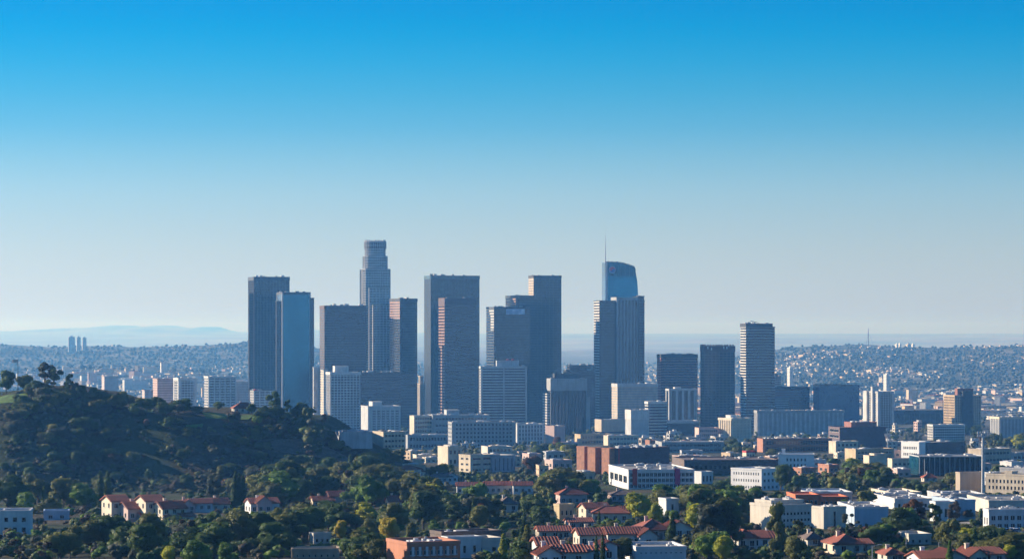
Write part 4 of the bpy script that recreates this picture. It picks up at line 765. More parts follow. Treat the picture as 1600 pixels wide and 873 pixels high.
house('long row house with a flat run of bright red roof above the treetops', 'long red-roofed row', 714, 772, [(0,42,0,8,14,5,'x',WP),(44,44,1,8,15,5,'x',OFFW),(90,30,2,8,13,5,'x',WP)], 4, chimneys=2)
house('short red-roofed row beyond the pale lawn', 'short red-roofed row', 802, 772, [(0,30,0,8,15,5,'x',WP)], 4)
house('ridge-top house with a brick-red roof beside the tall eucalyptus', 'ridge-top house', 366, 645, [(0,36,0,9,8,8,'hip',OFFW)], 16, chimneys=1)
house('long brown-roofed house with a white end among the dark trees', 'long brown-roofed house', 842, 842, [(0,52,0,9,14,6,'x',CC)], 6)
house('mission-style house with crossing red gables by the conifer', 'crossing red gables house', 842, 886, [(0,36,0,9,22,11,'y',WP),(30,48,2,9,24,9,'x',OFFW),(10,36,9,9,32,10,'x',WP)], 10, chimneys=2)
house('white house with long stepped red roofs above the arched white house', 'stepped long red roofs', 912, 858, [(0,48,6,9,22,9,'x',CC),(42,56,3,9,24,9,'x',OFFW),(90,28,0,8,22,10,'y',WP)], 10, chimneys=2)
house('arched white house with a low red roof by the twin cypresses', 'arched white house', 916, 882, [(0,32,0,8,24,5,'x',WP),(28,26,4,8,30,6,'y',WP)], 8)
house('large house with broad red hip roofs and a pale end wall', 'broad red hip house', 1000, 842, [(0,50,0,11,16,14,'hip',PINKW),(44,44,2,9,16,12,'y',OFFW)], 10, chimneys=2)
house('flat-gabled house with grey walls behind the broad red roofs', 'grey-walled flat house', 890, 826, [(0,38,0,9,12,5,'x',PINKW)], 10)
house('pair-roofed red house at the foot of the off-white office', 'pair-roofed red house', 1154, 858, [(0,30,0,9,20,10,'hip',OFFW),(28,30,3,9,18,9,'x',WP)], 16)
house('red-roofed house with cream sunlit wall and a pyramid roof', 'pyramid red-roofed house', 1308, 866, [(0,44,0,11,18,12,'hip',CC),(40,26,3,8,16,6,'x',CC)], 14)
house('brown-roofed cottage beside the pyramid red-roofed house', 'brown-roofed cottage', 1262, 852, [(0,24,0,8,12,8,'hip',OFFW)], 10, roofm=ROOFB)
house('red-tiled house with broad low gables, cut by the lower edge', 'broad low-gabled red house', 1440, 884, [(0,44,0,10,13,9,'x',WP),(38,40,2,9,14,10,'y',OFFW)], 12)
house('small red bungalow left of the broad low-gabled red house', 'small red bungalow', 1386, 876, [(0,26,0,8,12,7,'hip',OFFW)], 10)
house('cream-gabled house with a dusky red roof near the street', 'cream-gabled dusky house', 1516, 882, [(0,30,0,9,16,10,'y',CC),(26,40,2,9,17,8,'x',PINKW)], 16)
house('little red-roofed house between the office wings and trees', 'little office-side red house', 1196, 852, [(0,26,0,8,14,8,'x',WP)], 10)
house('low red-roofed house in the treetops by the teal colonnade', 'treetop red house', 1444, 752, [(0,20,0,7,7,6,'hip',OFFW)], 6)

# small tiled houses among the trees
RH = []; r_ = random.Random(77); tries = 0
def rand_houses(n, poly, seed):
    r = random.Random(seed); k = tr = 0; x0, x1 = min(p[0] for p in poly), max(p[0] for p in poly); y0, y1 = min(p[1] for p in poly), max(p[1] for p in poly)
    while k < n and tr < 900:
        tr += 1; px, py = r.uniform(x0, x1), r.uniform(y0, y1); c = False; j = len(poly)-1
        for i in range(len(poly)):
            if (poly[i][1] > py) != (poly[j][1] > py) and px < (poly[j][0]-poly[i][0])*(py-poly[i][1])/(poly[j][1]-poly[i][1])+poly[i][0]: c = not c
            j = i
        if not c: continue
        x, y, z = at(px, py); q = F/y; w_ = r.uniform(8, 13)*q; rd = r.choice(['x','x','y','hip','hip'])
        if any((x-fx)**2+(y+5-fy)**2 < (fr+9)**2 for fx, fy, fr in FOOT): continue
        if any(py-7*q < yb_-.35*(yb_-yt_) and py > yt_ and px+w_ > a_ and px < b_ and y < ld_ for a_, b_, yt_, yb_, ld_, _ in LM): continue
        wm, wc = r.choice([(WP,'white'),(OFFW,'off-white'),(CC,'cream'),(PINKW,'rosy')]); rm, rc = r.choice([(TILE,'red'),(TILE,'red'),(TILE,'red'),(ROOFB,'brown')])
        wings = [(0, w_, 0, r.uniform(8, 10), r.uniform(3.2, 6)*q, r.uniform(1.6, 2.4)*q, rd)]
        if r.random() < .6: wings.append((w_*.7, w_*.6, r.uniform(1, 4), 8, r.uniform(3, 4.5)*q, 1.6*q, r.choice(['x', 'y'])))
        n_lm = len(LM); t = house(None, 'x', px, py, wings, r.uniform(-8, 30), wm, roofm=rm); LM.pop(); LM2.append((t.px0, t.px1, t.top, py, y, ''))
        RH.append((t.root, px, py, y, f'{wc} {rc}-roofed', 'house')); k += 1
LM2 = []
rand_houses(4, [(860,768),(985,770),(975,802),(890,832)], 1)
rand_houses(5, [(1170,856),(1300,866),(1420,862),(1420,878),(1170,878)], 3)
rand_houses(2, [(600,742),(720,746),(700,760),(620,760)], 5)
# ------------------------------------------------------------------ trees: leaf masses of many small leaf faces round a few dense clumps, on a trunk with limbs
LEAF = {'dark green': leaf_mat('dark leaves', (.028,.056,.018), (.12,.19,.05)), 'olive': leaf_mat('olive leaves', (.065,.078,.022), (.24,.25,.07)),
        'yellow-green': leaf_mat('yellow-green leaves', (.20,.23,.02), (.50,.50,.05)), 'bright green': leaf_mat('bright leaves', (.055,.12,.02), (.20,.32,.05)),
        'brown': leaf_mat('brown twigs', (.05,.042,.03), (.15,.12,.085)), 'grey-green': leaf_mat('grey-green leaves', (.04,.055,.036), (.15,.165,.10)),
        'golden': leaf_mat('golden leaves', (.26,.20,.02), (.55,.45,.06)), 'russet': leaf_mat('russet leaves', (.08,.04,.026), (.22,.11,.06))}
BARK = wall_mat('bark', (.10,.075,.055), streak=False, scale=2)
_ico = {}
def ico(sub):
    if sub not in _ico:
        import bmesh
        b = bmesh.new(); bmesh.ops.create_icosphere(b, subdivisions=sub, radius=1); b.verts.ensure_lookup_table()
        _ico[sub] = (np.array([v.co[:] for v in b.verts]), np.array([[v.index for v in f.verts] for f in b.faces])); b.free()
    return _ico[sub]
def crown_np(clumps, nleaf, lsize, seed, sub=2, core=.86):
    """clumps: (x,y,z, rx,ry,rz, tone). returns vertices, quads, tone"""
    r = np.random.RandomState(seed); V, Fq, T = [], [], []; off = 0
    C = np.array(clumps, float)
    for c in C:
        v, f = ico(sub); n = 1+.28*(r.rand(len(v))-.5)
        p = v*n[:, None]*c[3:6]*core+c[:3]; V.append(p); T.append(np.full(len(p), c[6])+.2*(r.rand(len(p))-.5))
        Fq.append(np.concatenate([f, f[:, 2:3]], 1)+off); off += len(p)
    area = (C[:, 3]*C[:, 5]); ci = r.choice(len(C), nleaf, p=area/area.sum()); c = C[ci]
    d = r.normal(size=(nleaf, 3)); d[:, 2] += .25; d /= np.linalg.norm(d, axis=1)[:, None]
    rad = .80+.32*r.rand(nleaf)**1.3; pos = c[:, :3]+d*c[:, 3:6]*rad[:, None]
    nrm = d+r.normal(size=(nleaf, 3))*.45; nrm /= np.linalg.norm(nrm, axis=1)[:, None]
    up = r.normal(size=(nleaf, 3)); a = np.cross(nrm, up); a /= np.linalg.norm(a, axis=1)[:, None]+1e-9; b = np.cross(nrm, a)
    s = lsize*(.55+.9*r.rand(nleaf)); l = s*(.55+.5*r.rand(nleaf))
    q = np.stack([pos-a*s[:, None], pos-b*l[:, None]+nrm*(.2*s)[:, None], pos+a*s[:, None], pos+b*l[:, None]-nrm*(.15*s)[:, None]], 1)
    V.append(q.reshape(-1, 3)); Fq.append(np.arange(nleaf*4).reshape(-1, 4)+off)
    tone = np.clip(c[:, 6]+.4*(r.rand(nleaf)-.5), 0, 1); T.append(np.repeat(tone, 4))
    return np.concatenate(V), np.concatenate(Fq), np.clip(np.concatenate(T), 0, 1)
def np_mesh_tri(name, v, f, t, mat):
    # core faces are triangles stored as degenerate quads: split the two kinds
    tri = f[:, 2] == f[:, 3]; me = bpy.data.meshes.new(name)
    loops = np.concatenate([f[tri][:, :3].ravel(), f[~tri].ravel()]); nt, nq = tri.sum(), (~tri).sum()
    me.vertices.add(len(v)); me.vertices.foreach_set('co', v.astype(np.float32).ravel()); me.loops.add(len(loops)); me.loops.foreach_set('vertex_index', loops.astype(np.int32))
    me.polygons.add(nt+nq); me.polygons.foreach_set('loop_start', np.concatenate([np.arange(nt)*3, nt*3+np.arange(nq)*4]).astype(np.int32))
    a = me.attributes.new('tone', 'FLOAT', 'POINT'); a.data.foreach_set('value', t.astype(np.float32)); me.update(calc_edges=True); me.materials.append(mat); return me
def spread_clumps(n, R_, zc, hz, r0, r1, seed, flat=.8, power=1.0):
    r = random.Random(seed); out = []
    for i in range(n):
        a = r.uniform(0, 6.283); q = R_*math.sqrt(r.random())*power; z = zc+hz*r.uniform(-1, 1); lim = math.sqrt(max(.08, 1-((z-zc)/(hz*1.15))**2)); q *= lim
        s = r.uniform(r0, r1); out.append((q*math.cos(a), q*math.sin(a), z, s, s*r.uniform(.85, 1.15), s*flat*r.uniform(.8, 1.1), r.uniform(.25, .8)))
    return out
# every species about 10 m tall, standing on its own origin
def sp_round(seed): return spread_clumps(9, 2.9, 6.2, 2.6, 1.5, 2.3, seed)+[(0,0,6.2,2.7,2.7,2.8,.5)], 1500, .34, (.32, 4.5)
def sp_broad(seed): return spread_clumps(12, 4.6, 5.8, 2.0, 1.5, 2.2, seed)+[(0,0,5.6,3.2,3.2,2.2,.45)], 1700, .36, (.4, 4.0)
def sp_euc(seed): return spread_clumps(10, 2.6, 7.0, 2.6, .75, 1.35, seed, .85, 1.15), 1100, .28, (.26, 7.0)
def sp_shag(seed): return spread_clumps(19, 3.3, 5.9, 3.6, .95, 1.75, seed, .85), 1900, .30, (.34, 5.5)
def sp_pine(seed):
    r = random.Random(seed); return [(r.uniform(-.5,.5)*(1-z/11), r.uniform(-.5,.5)*(1-z/11), z, max(.5, 2.3*(1-z/11.5))*r.uniform(.85,1.15), max(.5, 2.3*(1-z/11.5))*r.uniform(.85,1.15), 1.15, r.uniform(.25,.7)) for z in np.arange(1.6, 9.6, .95)], 1300, .30, (.25, 6)
def sp_cyp(seed):
    r = random.Random(seed); return [(r.uniform(-.08,.08), r.uniform(-.08,.08), z, w_*r.uniform(.9,1.1), w_*r.uniform(.9,1.1), 1.0, r.uniform(.3,.6)) for z, w_ in ((1.1,.72),(2.4,.88),(3.8,.9),(5.2,.82),(6.5,.7),(7.7,.54),(8.7,.38),(9.4,.22))], 900, .20, (.16, 2)
def sp_shrub(seed): return spread_clumps(6, 3.4, 3.0, 1.2, 1.6, 2.6, seed, .75), 700, .40, (.25, 2)
def sp_bare(seed): return spread_clumps(8, 3.0, 6.0, 2.6, .5, .9, seed), 1300, .26, (.25, 6)
SPEC = {'round': sp_round, 'broad': sp_broad, 'eucalyptus': sp_euc, 'shaggy': sp_shag, 'conifer': sp_pine, 'cypress': sp_cyp, 'shrub': sp_shrub, 'bare': sp_bare}
_tm, _trk = {}, {}
def trunk_mesh(spn, seed, clumps, r0, hgt):
    r = random.Random(seed); b = MB(); b.tube((0,0,-1.2), (r.uniform(-.2,.2), r.uniform(-.2,.2), hgt*.55), r0, r0*.7, 7); top = Vector((r.uniform(-.2,.2), r.uniform(-.2,.2), hgt*.55))
    for c in sorted(clumps, key=lambda c: -c[3])[:6]: b.tube(top*r.uniform(.75, 1), (c[0]*.8, c[1]*.8, c[2]), r0*.42, r0*.14, 5)
    return b.mesh('trunk', BARK)
def tree_meshes(spn, colour, var):
    key = (spn, colour, var)
    if key not in _tm:
        cl, n, ls, (r0, th) = SPEC[spn](var*31+len(spn)); v, f, t = crown_np(cl, n, ls, var+5, sub=1 if spn in ('eucalyptus', 'bare') else 2, core=.62 if spn == 'bare' else .86)
        if spn == 'bare':
            pass
        _tm[key] = np_mesh_tri('crown', v, f, t, LEAF[colour])
        if (spn, var) not in _trk: _trk[(spn, var)] = trunk_mesh(spn, var, cl, r0, th)
    return _tm[key], _trk[(spn, var)]
NAME = {'round': 'broadleaf_tree', 'broad': 'spreading_tree', 'eucalyptus': 'eucalyptus_tree', 'shaggy': 'eucalyptus_tree', 'conifer': 'conifer_tree', 'cypress': 'cypress_tree', 'shrub': 'shrub', 'bare': 'thin_crowned_tree'}
NOUN = {'round': 'round tree', 'broad': 'spreading tree', 'eucalyptus': 'eucalyptus', 'shaggy': 'shaggy eucalyptus', 'conifer': 'conifer', 'cypress': 'cypress', 'shrub': 'shrub', 'bare': 'thin-leaved tree'}
GRP = {'round': 'trees of the near valley', 'broad': 'trees of the near valley', 'eucalyptus': 'eucalyptus trees', 'shaggy': 'eucalyptus trees', 'conifer': 'conifers', 'cypress': 'dark cypresses', 'shrub': 'shrubs on the near hill', 'bare': 'thin-leaved trees'}
TREES = []
def fb1(x, y): return float(fbm(np.array([x]), np.array([y]))[0])
def hides(px, yb, hpx, wpx, d):
    """whether something standing here would cover more than the foot of a building the photo shows"""
    for x0, x1, yt, ybb, ld, ref in LM+LM2:
        if d < ld+8 and px+wpx/2 > x0-2 and px-wpx/2 < x1+2 and yb-hpx < ybb-((.42 if 'house' in ref or 'villa' in ref or 'row' in ref or 'bungalow' in ref else .25) if ref else .6)*(ybb-yt) and yb > yt: return True
    return False
def tree(spn, colour, x, y, h, wide=1.0, label=None, z=None):
    cm, tm = tree_meshes(spn, colour, rng.randrange(3 if spn in ('round', 'broad', 'shrub') else 2))
    zz = zg1(x, y) if z is None else z
    base = 6.0 if spn == 'shrub' else 10.0
    t = thing(NAME[spn], label, 'shrub' if spn == 'shrub' else 'tree', (x, y, zz-.15), rng.uniform(0, 6.28), GRP[spn]); s = h/base; t.scale = (s*wide, s*wide, s)
    link('trunk', tm, t); link('crown', cm, t)
    px, py = 800+x/y*F, HY+(H-zz)/y*F
    if not label: TREES.append((t, px, py, y, colour, NOUN[spn], h/y*F))
    return t
def ptree(px, yb, hpx, spn, colour, wide=1.0, label=None):
    x, y, z = at(px, yb); return tree(spn, colour, x, y, hpx*y/F, wide, label, z)
# --- trees the photograph shows one by one: (px, base row, height px, species, colour, width, label)
for a in [
    (70, 606, 41, 'eucalyptus', 'grey-green', 1.25, 'tallest clumped eucalyptus on the left top of the near ridge'),
    (84, 608, 36, 'eucalyptus', 'dark green', 1.1, 'second clumped eucalyptus just right of the tallest ridge-top one'),
    (108, 622, 38, 'eucalyptus', 'dark green', .6, 'narrow dark eucalyptus alone right of the ridge-top clump'),
    (10, 616, 36, 'round', 'dark green', .9, 'dark round tree at the far left end of the ridge top'),
    (40, 612, 28, 'broad', 'olive', 1.0, 'olive spreading tree below the white flag mast on the ridge'),
    (128, 626, 24, 'round', 'dark green', 1.2, 'dark rounded tree on the ridge between eucalyptus and pale block'),
    (180, 640, 26, 'broad', 'olive', 1.0, 'sunlit olive tree on the ridge before the small pinkish block'),
    (206, 637, 17, 'round', 'dark green', 1.1, 'small dark round tree by the low rosy block'),
    (222, 637, 14, 'round', 'dark green', 1.0, 'smaller dark round tree beside the low rosy block'),
    (289, 642, 20, 'round', 'dark green', 1.7, 'wide dark dome-shaped tree before the white-cornered grid block'),
    (340, 642, 16, 'broad', 'dark green', 1.3, 'low dark tree left of the ridge-top house'),
    (393, 648, 18, 'round', 'dark green', 1.2, 'dark bushy tree touching the ridge-top house'),
    (429, 650, 40, 'eucalyptus', 'dark green', 1.0, 'tall open eucalyptus before the slate twin tower'),
    (449, 652, 28, 'eucalyptus', 'dark green', .9, 'small umbrella-topped eucalyptus before the blue mirror tower'),
    (471, 660, 30, 'round', 'dark green', 1.0, 'dark full-crowned tree on the falling end of the ridge'),
    (505, 668, 26, 'bare', 'russet', 1.0, 'reddish thin tree beside the upright-striped white tower'),
    (553, 698, 22, 'round', 'dark green', 1.2, 'dark tree on the ridge foot below the wide blue-roofed hall'),
    (157, 794, 56, 'cypress', 'dark green', 1.45, 'left cypress of the dark pair beside the stepped red-roofed house'),
    (167.5, 794, 58, 'cypress', 'dark green', 1.45, 'right cypress of the dark pair beside the stepped red-roofed house'),
    (367, 800, 62, 'cypress', 'dark green', 1.15, 'leftmost of the three cypresses beside the white arched villa'),
    (373, 800, 60, 'cypress', 'dark green', 1.15, 'middle of the three cypresses beside the white arched villa'),
    (380, 800, 58, 'cypress', 'dark green', 1.15, 'rightmost of the three cypresses beside the white arched villa'),
    (330, 798, 58, 'eucalyptus', 'grey-green', .7, 'pale narrow eucalyptus rising behind the low cypress-side red house'),
    (342, 796, 64, 'eucalyptus', 'grey-green', .6, 'tall slim eucalyptus left of the villa cypresses'),
    (489, 760, 46, 'cypress', 'dark green', .7, 'tall cypress at the hill foot above the split-level red house'),
    (510, 756, 34, 'cypress', 'dark green', .75, 'shorter cypress at the hill foot right of the tall one'),
    (478, 762, 32, 'cypress', 'dark green', .65, 'thin cypress at the hill foot left of the tall one'),
    (452, 790, 60, 'shaggy', 'olive', 1.0, 'tall loose tree between the white villa and split-level red house'),
    (932, 884, 48, 'cypress', 'dark green', 1.0, 'left cypress of the twin pair before the arched white house'),
    (942, 886, 52, 'cypress', 'dark green', 1.0, 'right cypress of the twin pair before the arched white house'),
    (936, 842, 44, 'cypress', 'dark green', 1.0, 'single dark cypress above the stepped long red roofs'),
    (1002, 822, 52, 'round', 'yellow-green', 1.25, 'largest yellow-green round tree near the tall-walled white house'),
    (1024, 826, 40, 'round', 'yellow-green', .8, 'smaller yellow-green tree right of the largest yellow-green one'),
    (1086, 838, 52, 'round', 'yellow-green', 1.05, 'bright yellow-green tree beside the huge dark eucalyptus'),
    (1054, 822, 26, 'round', 'bright green', 1.2, 'small bright green dome tree below the tall-walled white house'),
    (1110, 862, 74, 'shaggy', 'grey-green', 1.05, 'huge shaggy grey-green eucalyptus, tallest before the white corner office'),
    (1138, 860, 80, 'shaggy', 'olive', .95, 'huge shaggy olive eucalyptus right beside the grey-green one'),
    (1050, 850, 46, 'conifer', 'dark green', 1.2, 'dark conifer standing in front of the broad red hip house'),
    (976, 880, 40, 'round', 'olive', 1.2, 'dense olive tree between twin cypresses and long white windowed building'),
    (824, 880, 60, 'conifer', 'olive', 1.3, 'tall olive conifer before the mission-style house'),
    (786, 874, 40, 'conifer', 'yellow-green', 1.1, 'yellowish conifer beside the modern white house'),
    (608, 852, 44, 'round', 'golden', 1.1, 'golden-leaved tree standing over the terracotta building'),
    (532, 848, 36, 'round', 'golden', .8, 'slender golden tree beside the lawn'),
    (580, 850, 40, 'round', 'olive', .8, 'olive tree left of the golden-leaved tree'),
    (642, 848, 32, 'round', 'olive', .7, 'small olive tree right of the golden-leaved tree'),
    (680, 838, 26, 'round', 'bright green', 1.0, 'bright green tree above the modern white house'),
    (310, 892, 48, 'round', 'bright green', 1.3, 'bright dome-shaped tree at the lower edge below the ravine'),
    (262, 884, 36, 'broad', 'yellow-green', .9, 'yellow-topped tree left of the bright dome-shaped tree'),
    (352, 888, 40, 'round', 'bright green', .9, 'bright green tree right of the bright dome-shaped tree'),
    (60, 792, 56, 'broad', 'olive', .95, 'big olive spreading tree above the pale blue garage'),
    (100, 796, 54, 'broad', 'olive', .9, 'second big olive spreading tree right of the first'),
    (132, 800, 44, 'round', 'bright green', 1.3, 'bright round tree left of the dark cypress pair'),
    (128, 812, 26, 'bare', 'brown', 1.2, 'brown leafless tree below the dark cypress pair'),
    (12, 800, 62, 'broad', 'dark green', 1.0, 'big black-green tree at the left edge above the white apartment house'),
    (30, 880, 44, 'bare', 'brown', 1.5, 'brown leafless thicket tree below the white apartment house'),
    (70, 884, 44, 'bare', 'brown', 1.4, 'second brown leafless tree in the lower left corner'),
    (560, 796, 44, 'broad', 'bright green', 1.0, 'bright green spreading tree right of the split-level red house'),
    (580, 790, 60, 'round', 'olive', 1.2, 'tall olive tree between split-level house and small valley house'),
    (645, 796, 62, 'broad', 'olive', 1.1, 'broad olive tree standing right of the small valley house'),
    (668, 800, 54, 'round', 'dark green', 1.1, 'dark round tree before the long red-roofed row'),
    (750, 792, 40, 'broad', 'bright green', 1.1, 'wide green tree just below the long red-roofed row'),
    (1220, 770, 44, 'round', 'dark green', .9, 'dark round tree hiding the foot of the white corner office'),
    (1330, 836, 40, 'bare', 'grey-green', 1.2, 'grey loose tree before the blank pale blue building'),
    (1366, 846, 34, 'broad', 'dark green', 1.3, 'dark spreading tree below the blank pale blue building'),
    (1428, 830, 52, 'eucalyptus', 'russet', 1.2, 'russet eucalyptus before the cluttered white studio'),
    (1460, 832, 46, 'eucalyptus', 'dark green', 1.0, 'dark eucalyptus right of the russet one'),
    (1493, 826, 44, 'eucalyptus', 'brown', .9, 'brownish slim tree before the studio side wall'),
    (1526, 864, 50, 'broad', 'olive', 1.3, 'large olive spreading tree before the white panel-fronted building'),
    (1475, 858, 36, 'round', 'olive', 1.2, 'round olive tree above the broad low-gabled red house'),
    (1484, 884, 40, 'conifer', 'bright green', .9, 'small green conifer between the lower red roofs'),
    (1214, 872, 86, 'shaggy', 'olive', .5, 'slender tall tree in front of the off-white three-row office'),
    (1248, 848, 36, 'eucalyptus', 'olive', 1.0, 'olive tree at the corner of the off-white three-row office'),
    (1320, 800, 20, 'round', 'bright green', 1.2, 'low bright tree by the plain white wing'),
    (870, 706, 24, 'round', 'russet', 1.0, 'russet tree at the foot of the blank pinkish box'),
    (835, 742, 32, 'broad', 'russet', 1.0, 'warm brown-green tree left of the salmon brick hall'),
    (1575, 880, 34, 'broad', 'yellow-green', 1.0, 'yellow-green tree at the lower right corner'),
    (1240, 884, 46, 'round', 'olive', 1.1, 'olive tree before the pyramid red-roofed house'),
    (1400, 770, 22, 'round', 'bright green', 1.2, 'bright round tree before the teal colonnade building')]:
    ptree(*a)
# --- the rest of the near trees, scattered where the photograph is green
def in_poly(px, py, P):
    c = False; j = len(P)-1
    for i in range(len(P)):
        if (P[i][1] > py) != (P[j][1] > py) and px < (P[j][0]-P[i][0])*(py-P[i][1])/(P[j][1]-P[i][1])+P[i][0]: c = not c
        j = i
    return c
def clear_of(x, y, m=0.0):
    return all((x-fx)**2+(y-fy)**2 > (fr+m)**2 for fx, fy, fr in FOOT)
NEARB = []; r_ = random.Random(31)
# small blocks between the trees of the nearer town
made = tries = 0
NEAR = [(600,716),(900,694),(1240,700),(1600,694),(1600,768),(1240,744),(1000,764),(640,748)]
while made < 46 and tries < 5000:
    tries += 1; px, py = r_.uniform(600, 1600), r_.uniform(692, 768)
    if not in_poly(px, py, NEAR): continue
    x, y, z = at(px, py); k = y/F; w_, dp, h = r_.uniform(14, 34)*k, r_.uniform(9, 16), r_.uniform(4, 9)
    if not clear_of(x, y, w_*.45) or hides(px, py, h/k, w_/k, y): continue
    m = r_.choice([WP, CC, CB, OFFW, PINKW, CT, CL, BR]); cn = {WP:'white',OFFW:'off-white',CC:'cream',CB:'beige',CL:'pale grey',PINKW:'rosy',CT:'tan',BR:'brick'}[m]
    t = Low('town_block', None, 'building', 'x', px, y, r_.uniform(-4, 34), 'small blocks among the town trees')
    nl = len(LM); t.walls(None, px, px+w_/k, py-h/k, m, G(max(2, int(w_/4)), max(1, int(h/3.6)), .55, .42), G(2, max(1, int(h/3.6)), .5, .4), roof=r_.choice([ROOFW, ROOFG, ROOFB]), dep=dp, pane=PANED); t.units(r_.randrange(2, 6), 1.4, [WP, CL, METAL])
    NEARB.append((t.root, px, py, y, cn, 'small block')); LM2.append((t.px0, t.px1, t.top, py, y, '')); made += 1
MIX = [('round','dark green',5),('broad','dark green',3),('round','olive',4),('broad','olive',3),('eucalyptus','dark green',2),('eucalyptus','olive',2),('conifer','dark green',2),('cypress','dark green',.7),('round','bright green',2.4),('bare','brown',.9),('round','yellow-green',.8),('broad','grey-green',1.2),('bare','russet',.4)]
MIXR = [('bare','brown',1.6),('round','dark green',4),('broad','dark green',4),('round','olive',2),('shrub','grey-green',3),('shrub','dark green',3),('round','bright green',.8),('broad','olive',1.5)]
def pick(mix):
    q = rng.uniform(0, sum(m[2] for m in mix))
    for m in mix:
        q -= m[2]
        if q <= 0: return m[0], m[1]
    return mix[-1][:2]
ZONES = [   # polygon in photo pixels, count, mix, height range m
    ([(0,845),(180,850),(300,830),(430,812),(470,850),(440,880),(0,880)], 40, MIXR, (8, 14)),
    ([(300,812),(520,806),(700,812),(860,806),(880,835),(700,835),(560,838),(430,850)], 40, MIX, (7, 13)),
    ([(0,770),(60,775),(150,790),(150,815),(0,815)], 8, MIX, (6, 10)),
    ([(420,770),(470,765),(600,752),(700,748),(850,752),(900,775),(860,806),(620,808),(420,806)], 70, MIX, (10, 17)),
    ([(640,738),(700,720),(720,742),(810,742),(900,735),(900,752),(640,756)], 40, MIX, (10, 17)),
    ([(820,716),(900,700),(900,738),(820,742)], 18, MIX, (9, 15)),
    ([(850,772),(1140,768),(1150,820),(900,822)], 70, MIX, (10, 17)),
    ([(1090,768),(1250,768),(1250,792),(1170,800),(1090,800)], 10, MIX, (6, 11)),
    ([(1180,748),(1240,745),(1390,745),(1530,770),(1530,782),(1400,770),(1230,766)], 52, MIX, (10, 16)),
    ([(1250,846),(1420,832),(1420,850),(1260,866)], 16, MIX, (6, 10)),
    ([(1090,858),(1300,866),(1600,862),(1600,884),(1090,884)], 32, MIX, (6, 10)),
    ([(800,856),(900,838),(1000,850),(1000,884),(800,884)], 10, MIX, (4, 8)),
    ([(1050,820),(1160,825),(1160,850),(1060,850)], 10, MIX, (5, 10)),
    ([(1120,706),(1300,706),(1300,722),(1130,722)], 18, MIX, (10, 15)),
    ([(1430,742),(1540,744),(1600,770),(1600,784),(1430,782)], 12, MIX, (7, 12)),
    ([(1500,676),(1600,690),(1600,704),(1500,700)], 14, MIX, (10, 16)),
    ([(440,870),(600,872),(600,884),(440,884)], 12, MIX, (4, 8)),
    ([(1060,704),(1150,690),(1180,706),(1060,716)], 10, MIX, (10, 15))]
for P, n, mix, (h0, h1) in ZONES:
    x0, x1 = min(p[0] for p in P), max(p[0] for p in P); y0, y1 = min(p[1] for p in P), max(p[1] for p in P); k = tr = 0
    while k < n and tr < n*25:
        tr += 1; px, py = rng.uniform(x0, x1), rng.uniform(y0, y1)
        if not in_poly(px, py, P): continue
        x, y, z = at(px, py); sp_, c_ = pick(mix); h = rng.uniform(h0, h1)*(1.15 if sp_ in ('eucalyptus', 'cypress') else 1)
        if sp_ == 'shrub': h *= .5
        if not clear_of(x, y, h*.28): continue
        if hides(px, py, h/y*F, h*.9/y*F, y): continue
        tree(sp_, c_, x, y, h, rng.uniform(1.0, 1.4) if y > 1100 and sp_ not in ('cypress', 'conifer') else rng.uniform(.85, 1.2) if sp_ in ('cypress', 'conifer') else rng.uniform(1.05, 1.45), None, z); k += 1
for i in range(64):
    px = rng.uniform(-5, 485); cy = float(np.interp(px, [c[0] for c in CREST], [c[1] for c in CREST])); x, y, z = at(px, cy+rng.uniform(1, 9))
    if y > 1700 or (318 < px < 402) or px < 40 or (300 < px < 345 and rng.random() < .6): continue
    sp_ = rng.choice(['round','round','broad','shrub','round','eucalyptus']); tree(sp_, rng.choice(['dark green','dark green','olive','grey-green']), x, y, rng.uniform(4.5, 8.5) if sp_ != 'shrub' else rng.uniform(3, 5), rng.uniform(1, 1.5), None, z)
# --- shrubs of the near hill, one by one where they show largest
SHM = [('shrub','dark green',5),('shrub','grey-green',3),('shrub','olive',3),('shrub','brown',.7),('round','dark green',2),('shrub','russet',.15),('shrub','bright green',.7)]
BARE = [[(418,688),(470,680),(545,708),(590,736),(520,732),(430,712)],[(100,652),(160,650),(162,670),(102,670)],[(314,643),(402,645),(392,659),(318,659)],[(0,616),(48,612),(44,634),(0,636)],[(56,606),(92,610),(92,622),(62,622)],[(286,660),(322,660),(320,671),(288,671)],[(150,690),(215,690),(300,742),(250,748)],[(210,668),(300,676),(310,700),(240,694)]]
hill = [(0,622),(90,612),(180,636),(250,645),(400,652),(470,664),(520,690),(600,735),(640,756),(560,756),(430,770),(300,772),(0,775)]
n = tr = 0
while n < 215 and tr < 6000:
    tr += 1; px, py = rng.uniform(0, 640), rng.uniform(605, 775)
    if not in_poly(px, py, hill) or (in_poly(px, py, BARE[0]) or any(in_poly(px, py, P) for P in BARE[1:])) and rng.random() < .9: continue
    x, y, z = at(px, py)
    if fbm(np.array([x/48.0+9]), np.array([y/70.0]))[0] < .47 and rng.random() < .85: continue
    sp_, c_ = pick(SHM); tree(sp_, c_, x, y, rng.uniform(3.2, 7.0) if sp_ == 'shrub' else rng.uniform(5, 9), rng.uniform(.9, 1.5), None, z); n += 1
